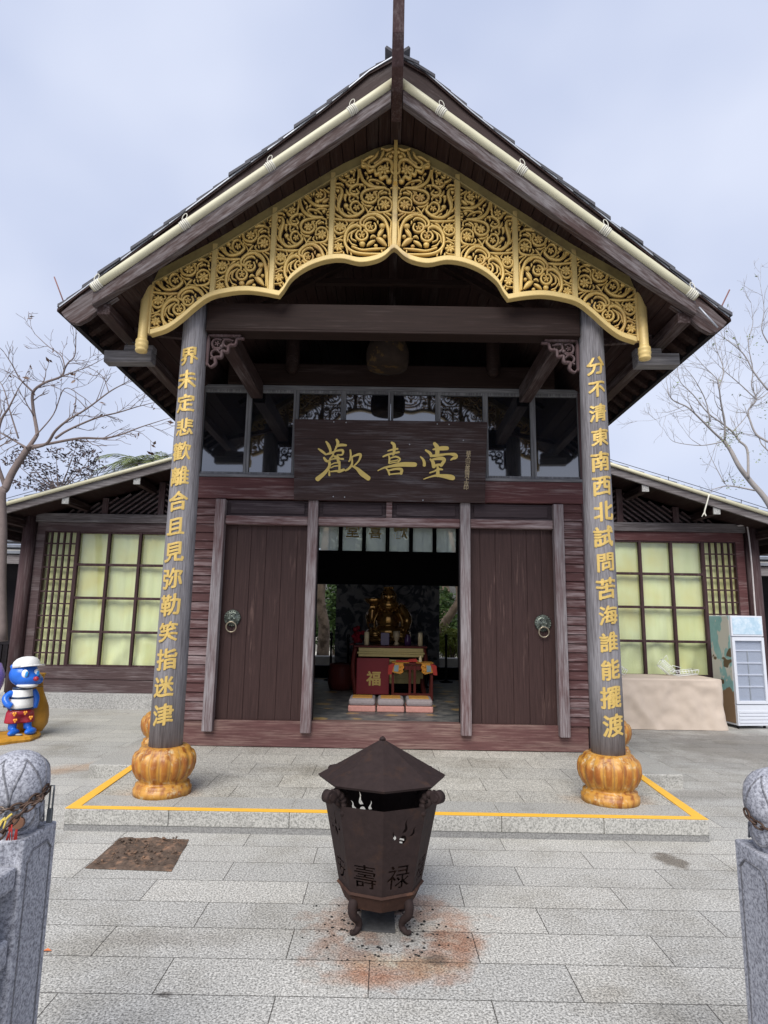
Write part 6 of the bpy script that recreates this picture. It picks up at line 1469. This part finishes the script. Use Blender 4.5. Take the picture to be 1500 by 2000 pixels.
RT = [(zR((1150, 2300), (955, 1920), (800, 1730), (700, 1600), (620, 1450), (560, 1370)), .17, .09, 0), (zR((560, 1370), (470, 1290), (350, 1170), (240, 1070), (130, 1020), (80, 970), (60, 880)), .065, .014, .8), (zR((780, 1700), (770, 1450), (700, 1370), (640, 1290), (540, 1210), (420, 1120), (290, 960), (180, 850), (150, 740)), .07, .014, .8), (zR((570, 1370), (570, 1200), (540, 1050), (520, 900), (500, 820), (380, 700), (300, 600)), .06, .012, .9),
      (zR((520, 900), (560, 740), (500, 560), (480, 440)), .04, .01, .9), (zR((445, 1200), (400, 1010), (330, 870), (270, 780), (200, 700)), .035, .01, .9), (zR((955, 1380), (850, 1310), (800, 1200), (780, 1100), (850, 1000), (810, 880), (820, 740), (780, 500), (820, 330), (810, 190)), .06, .012, 1), (zR((955, 920), (830, 760), (740, 600), (600, 480), (540, 440)), .05, .012, 1), (zR((850, 1000), (700, 860), (560, 740), (460, 640)), .035, .01, .9), (zR((840, 1810), (620, 1770), (500, 1790), (430, 1820)), .045, .01, .8), (zR((570, 1750), (490, 1600), (450, 1520)), .025, .01, .7),
      (zR((560, 1370), (500, 1390), (340, 1410), (130, 1380), (60, 1320)), .035, .008, .5), (zR((360, 1410), (270, 1350), (200, 1260)), .018, .007, .5), (zR((250, 1090), (120, 1120), (0, 1165)), .016, .006, .5), (zR((640, 1290), (760, 1150), (820, 1000)), .03, .012, .8), (zR((955, 940), (880, 1000), (850, 1000)), .03, .02, .3), (zR((955, 500), (900, 380), (920, 200), (890, 0)), .035, .01, 1), (zR((1000, 1500), (900, 1400), (860, 1330), (720, 1300)), .04, .015, .8), (zR((440, 1200), (320, 1200), (210, 1110)), .016, .006, .6)]
bare_tree('bare_tree', 'pale bare tree with sparse green leaflets rising behind the right side hall', 16.5, RT, 'bark_right', 'leaf_pale', [(1420, 860, .25, 60), (1432, 850, .3, 50), (1415, 868, .2, 40), (1480, 890, .3, 30), (1425, 940, .25, 40), (1445, 945, .2, 25), (1470, 675, .4, 30), (1390, 820, .25, 12), (1490, 800, .3, 25)], 9, 1.3, .85, .5)
rg = random.Random(8)
bt_ = thing('dark_tree', 'dark purplish leafy tree top showing over the left side hall roof', 'tree', (at(110, 930, 17).x, 17, 0))
m_ = MB(); lm = MB(); b0 = at(110, 1050, 17)
m_.tube([(b0.x, 17, .3), (b0.x, 17, 3.2), tuple(at(115, 950, 17))], [.16, .12, .06], 10)
for px, py in ((40, 885), (60, 905), (75, 930), (45, 945), (95, 915), (110, 885), (140, 895), (165, 880), (150, 915), (180, 890), (125, 935), (170, 925), (190, 908), (80, 950), (150, 868), (25, 900), (100, 945), (65, 885)):
    e = at(px, py, 17 + rg.uniform(-.5, .5)); m_.tube(catmull([at(115, 960, 17), at(115, 960, 17).lerp(e, .5) + Vector((0, 0, -.1)), e], 3), [.03, .025, .02, .014, .01, .008, .006], 5); leaves(lm, tuple(e), (.30, .25, .20), 70, .06, rg, 0, .1)
m_.build('trunk', 'bark_left', bt_); lm.build('crown', 'leaf_dark', bt_, fix=False)
def palm(label, Y, px, py, seed):
    rg = random.Random(seed); c_ = at(px, py, Y); t = thing('palm_tree', label, 'palm', (c_.x, Y, 0), 'palms over the left roof'); m_ = MB(); m_.tube([(c_.x, Y, 0), (c_.x + .1, Y, c_.z * .5), tuple(c_)], [.16, .13, .10], 10); m_.build('trunk', 'bark_left', t)
    for k in range(13):
        a = 2 * pi * k / 13 + rg.uniform(-.2, .2); up_ = rg.uniform(.1, .9); P_ = []
        for i in range(9):
            q = i / 8; P_.append(Vector((c_.x + cos(a) * q * 1.35, c_.y + sin(a) * q * 1.35, c_.z + up_ * q * 1.1 - q * q * (.5 + .5 * up_))))
        f_ = MB(); f_.tube(P_, .012, 5)
        for i in range(1, 9):
            d = (P_[i] - P_[i - 1]).normalized(); sd_ = d.cross(Vector((0, 0, 1))).normalized()
            for u in range(4):
                p = P_[i - 1].lerp(P_[i], u / 4)
                for s in (-1, 1):
                    e = p + sd_ * s * .34 * (1 - .4 * i / 9) + d * .26 + Vector((0, 0, -.10 + rg.uniform(-.05, .05))); f_.add([p, p.lerp(e, .5) + d * .02, e, p.lerp(e, .5) - d * .02], [(0, 1, 2, 3)])
        f_.build('frond', 'palm_green', t, fix=False)
palm('palm crown with tattered fronds just left of the left column above the roof', 19, 275, 905, 3)
palm('smaller palm tuft close to the left column above the roof', 22, 318, 905, 4)
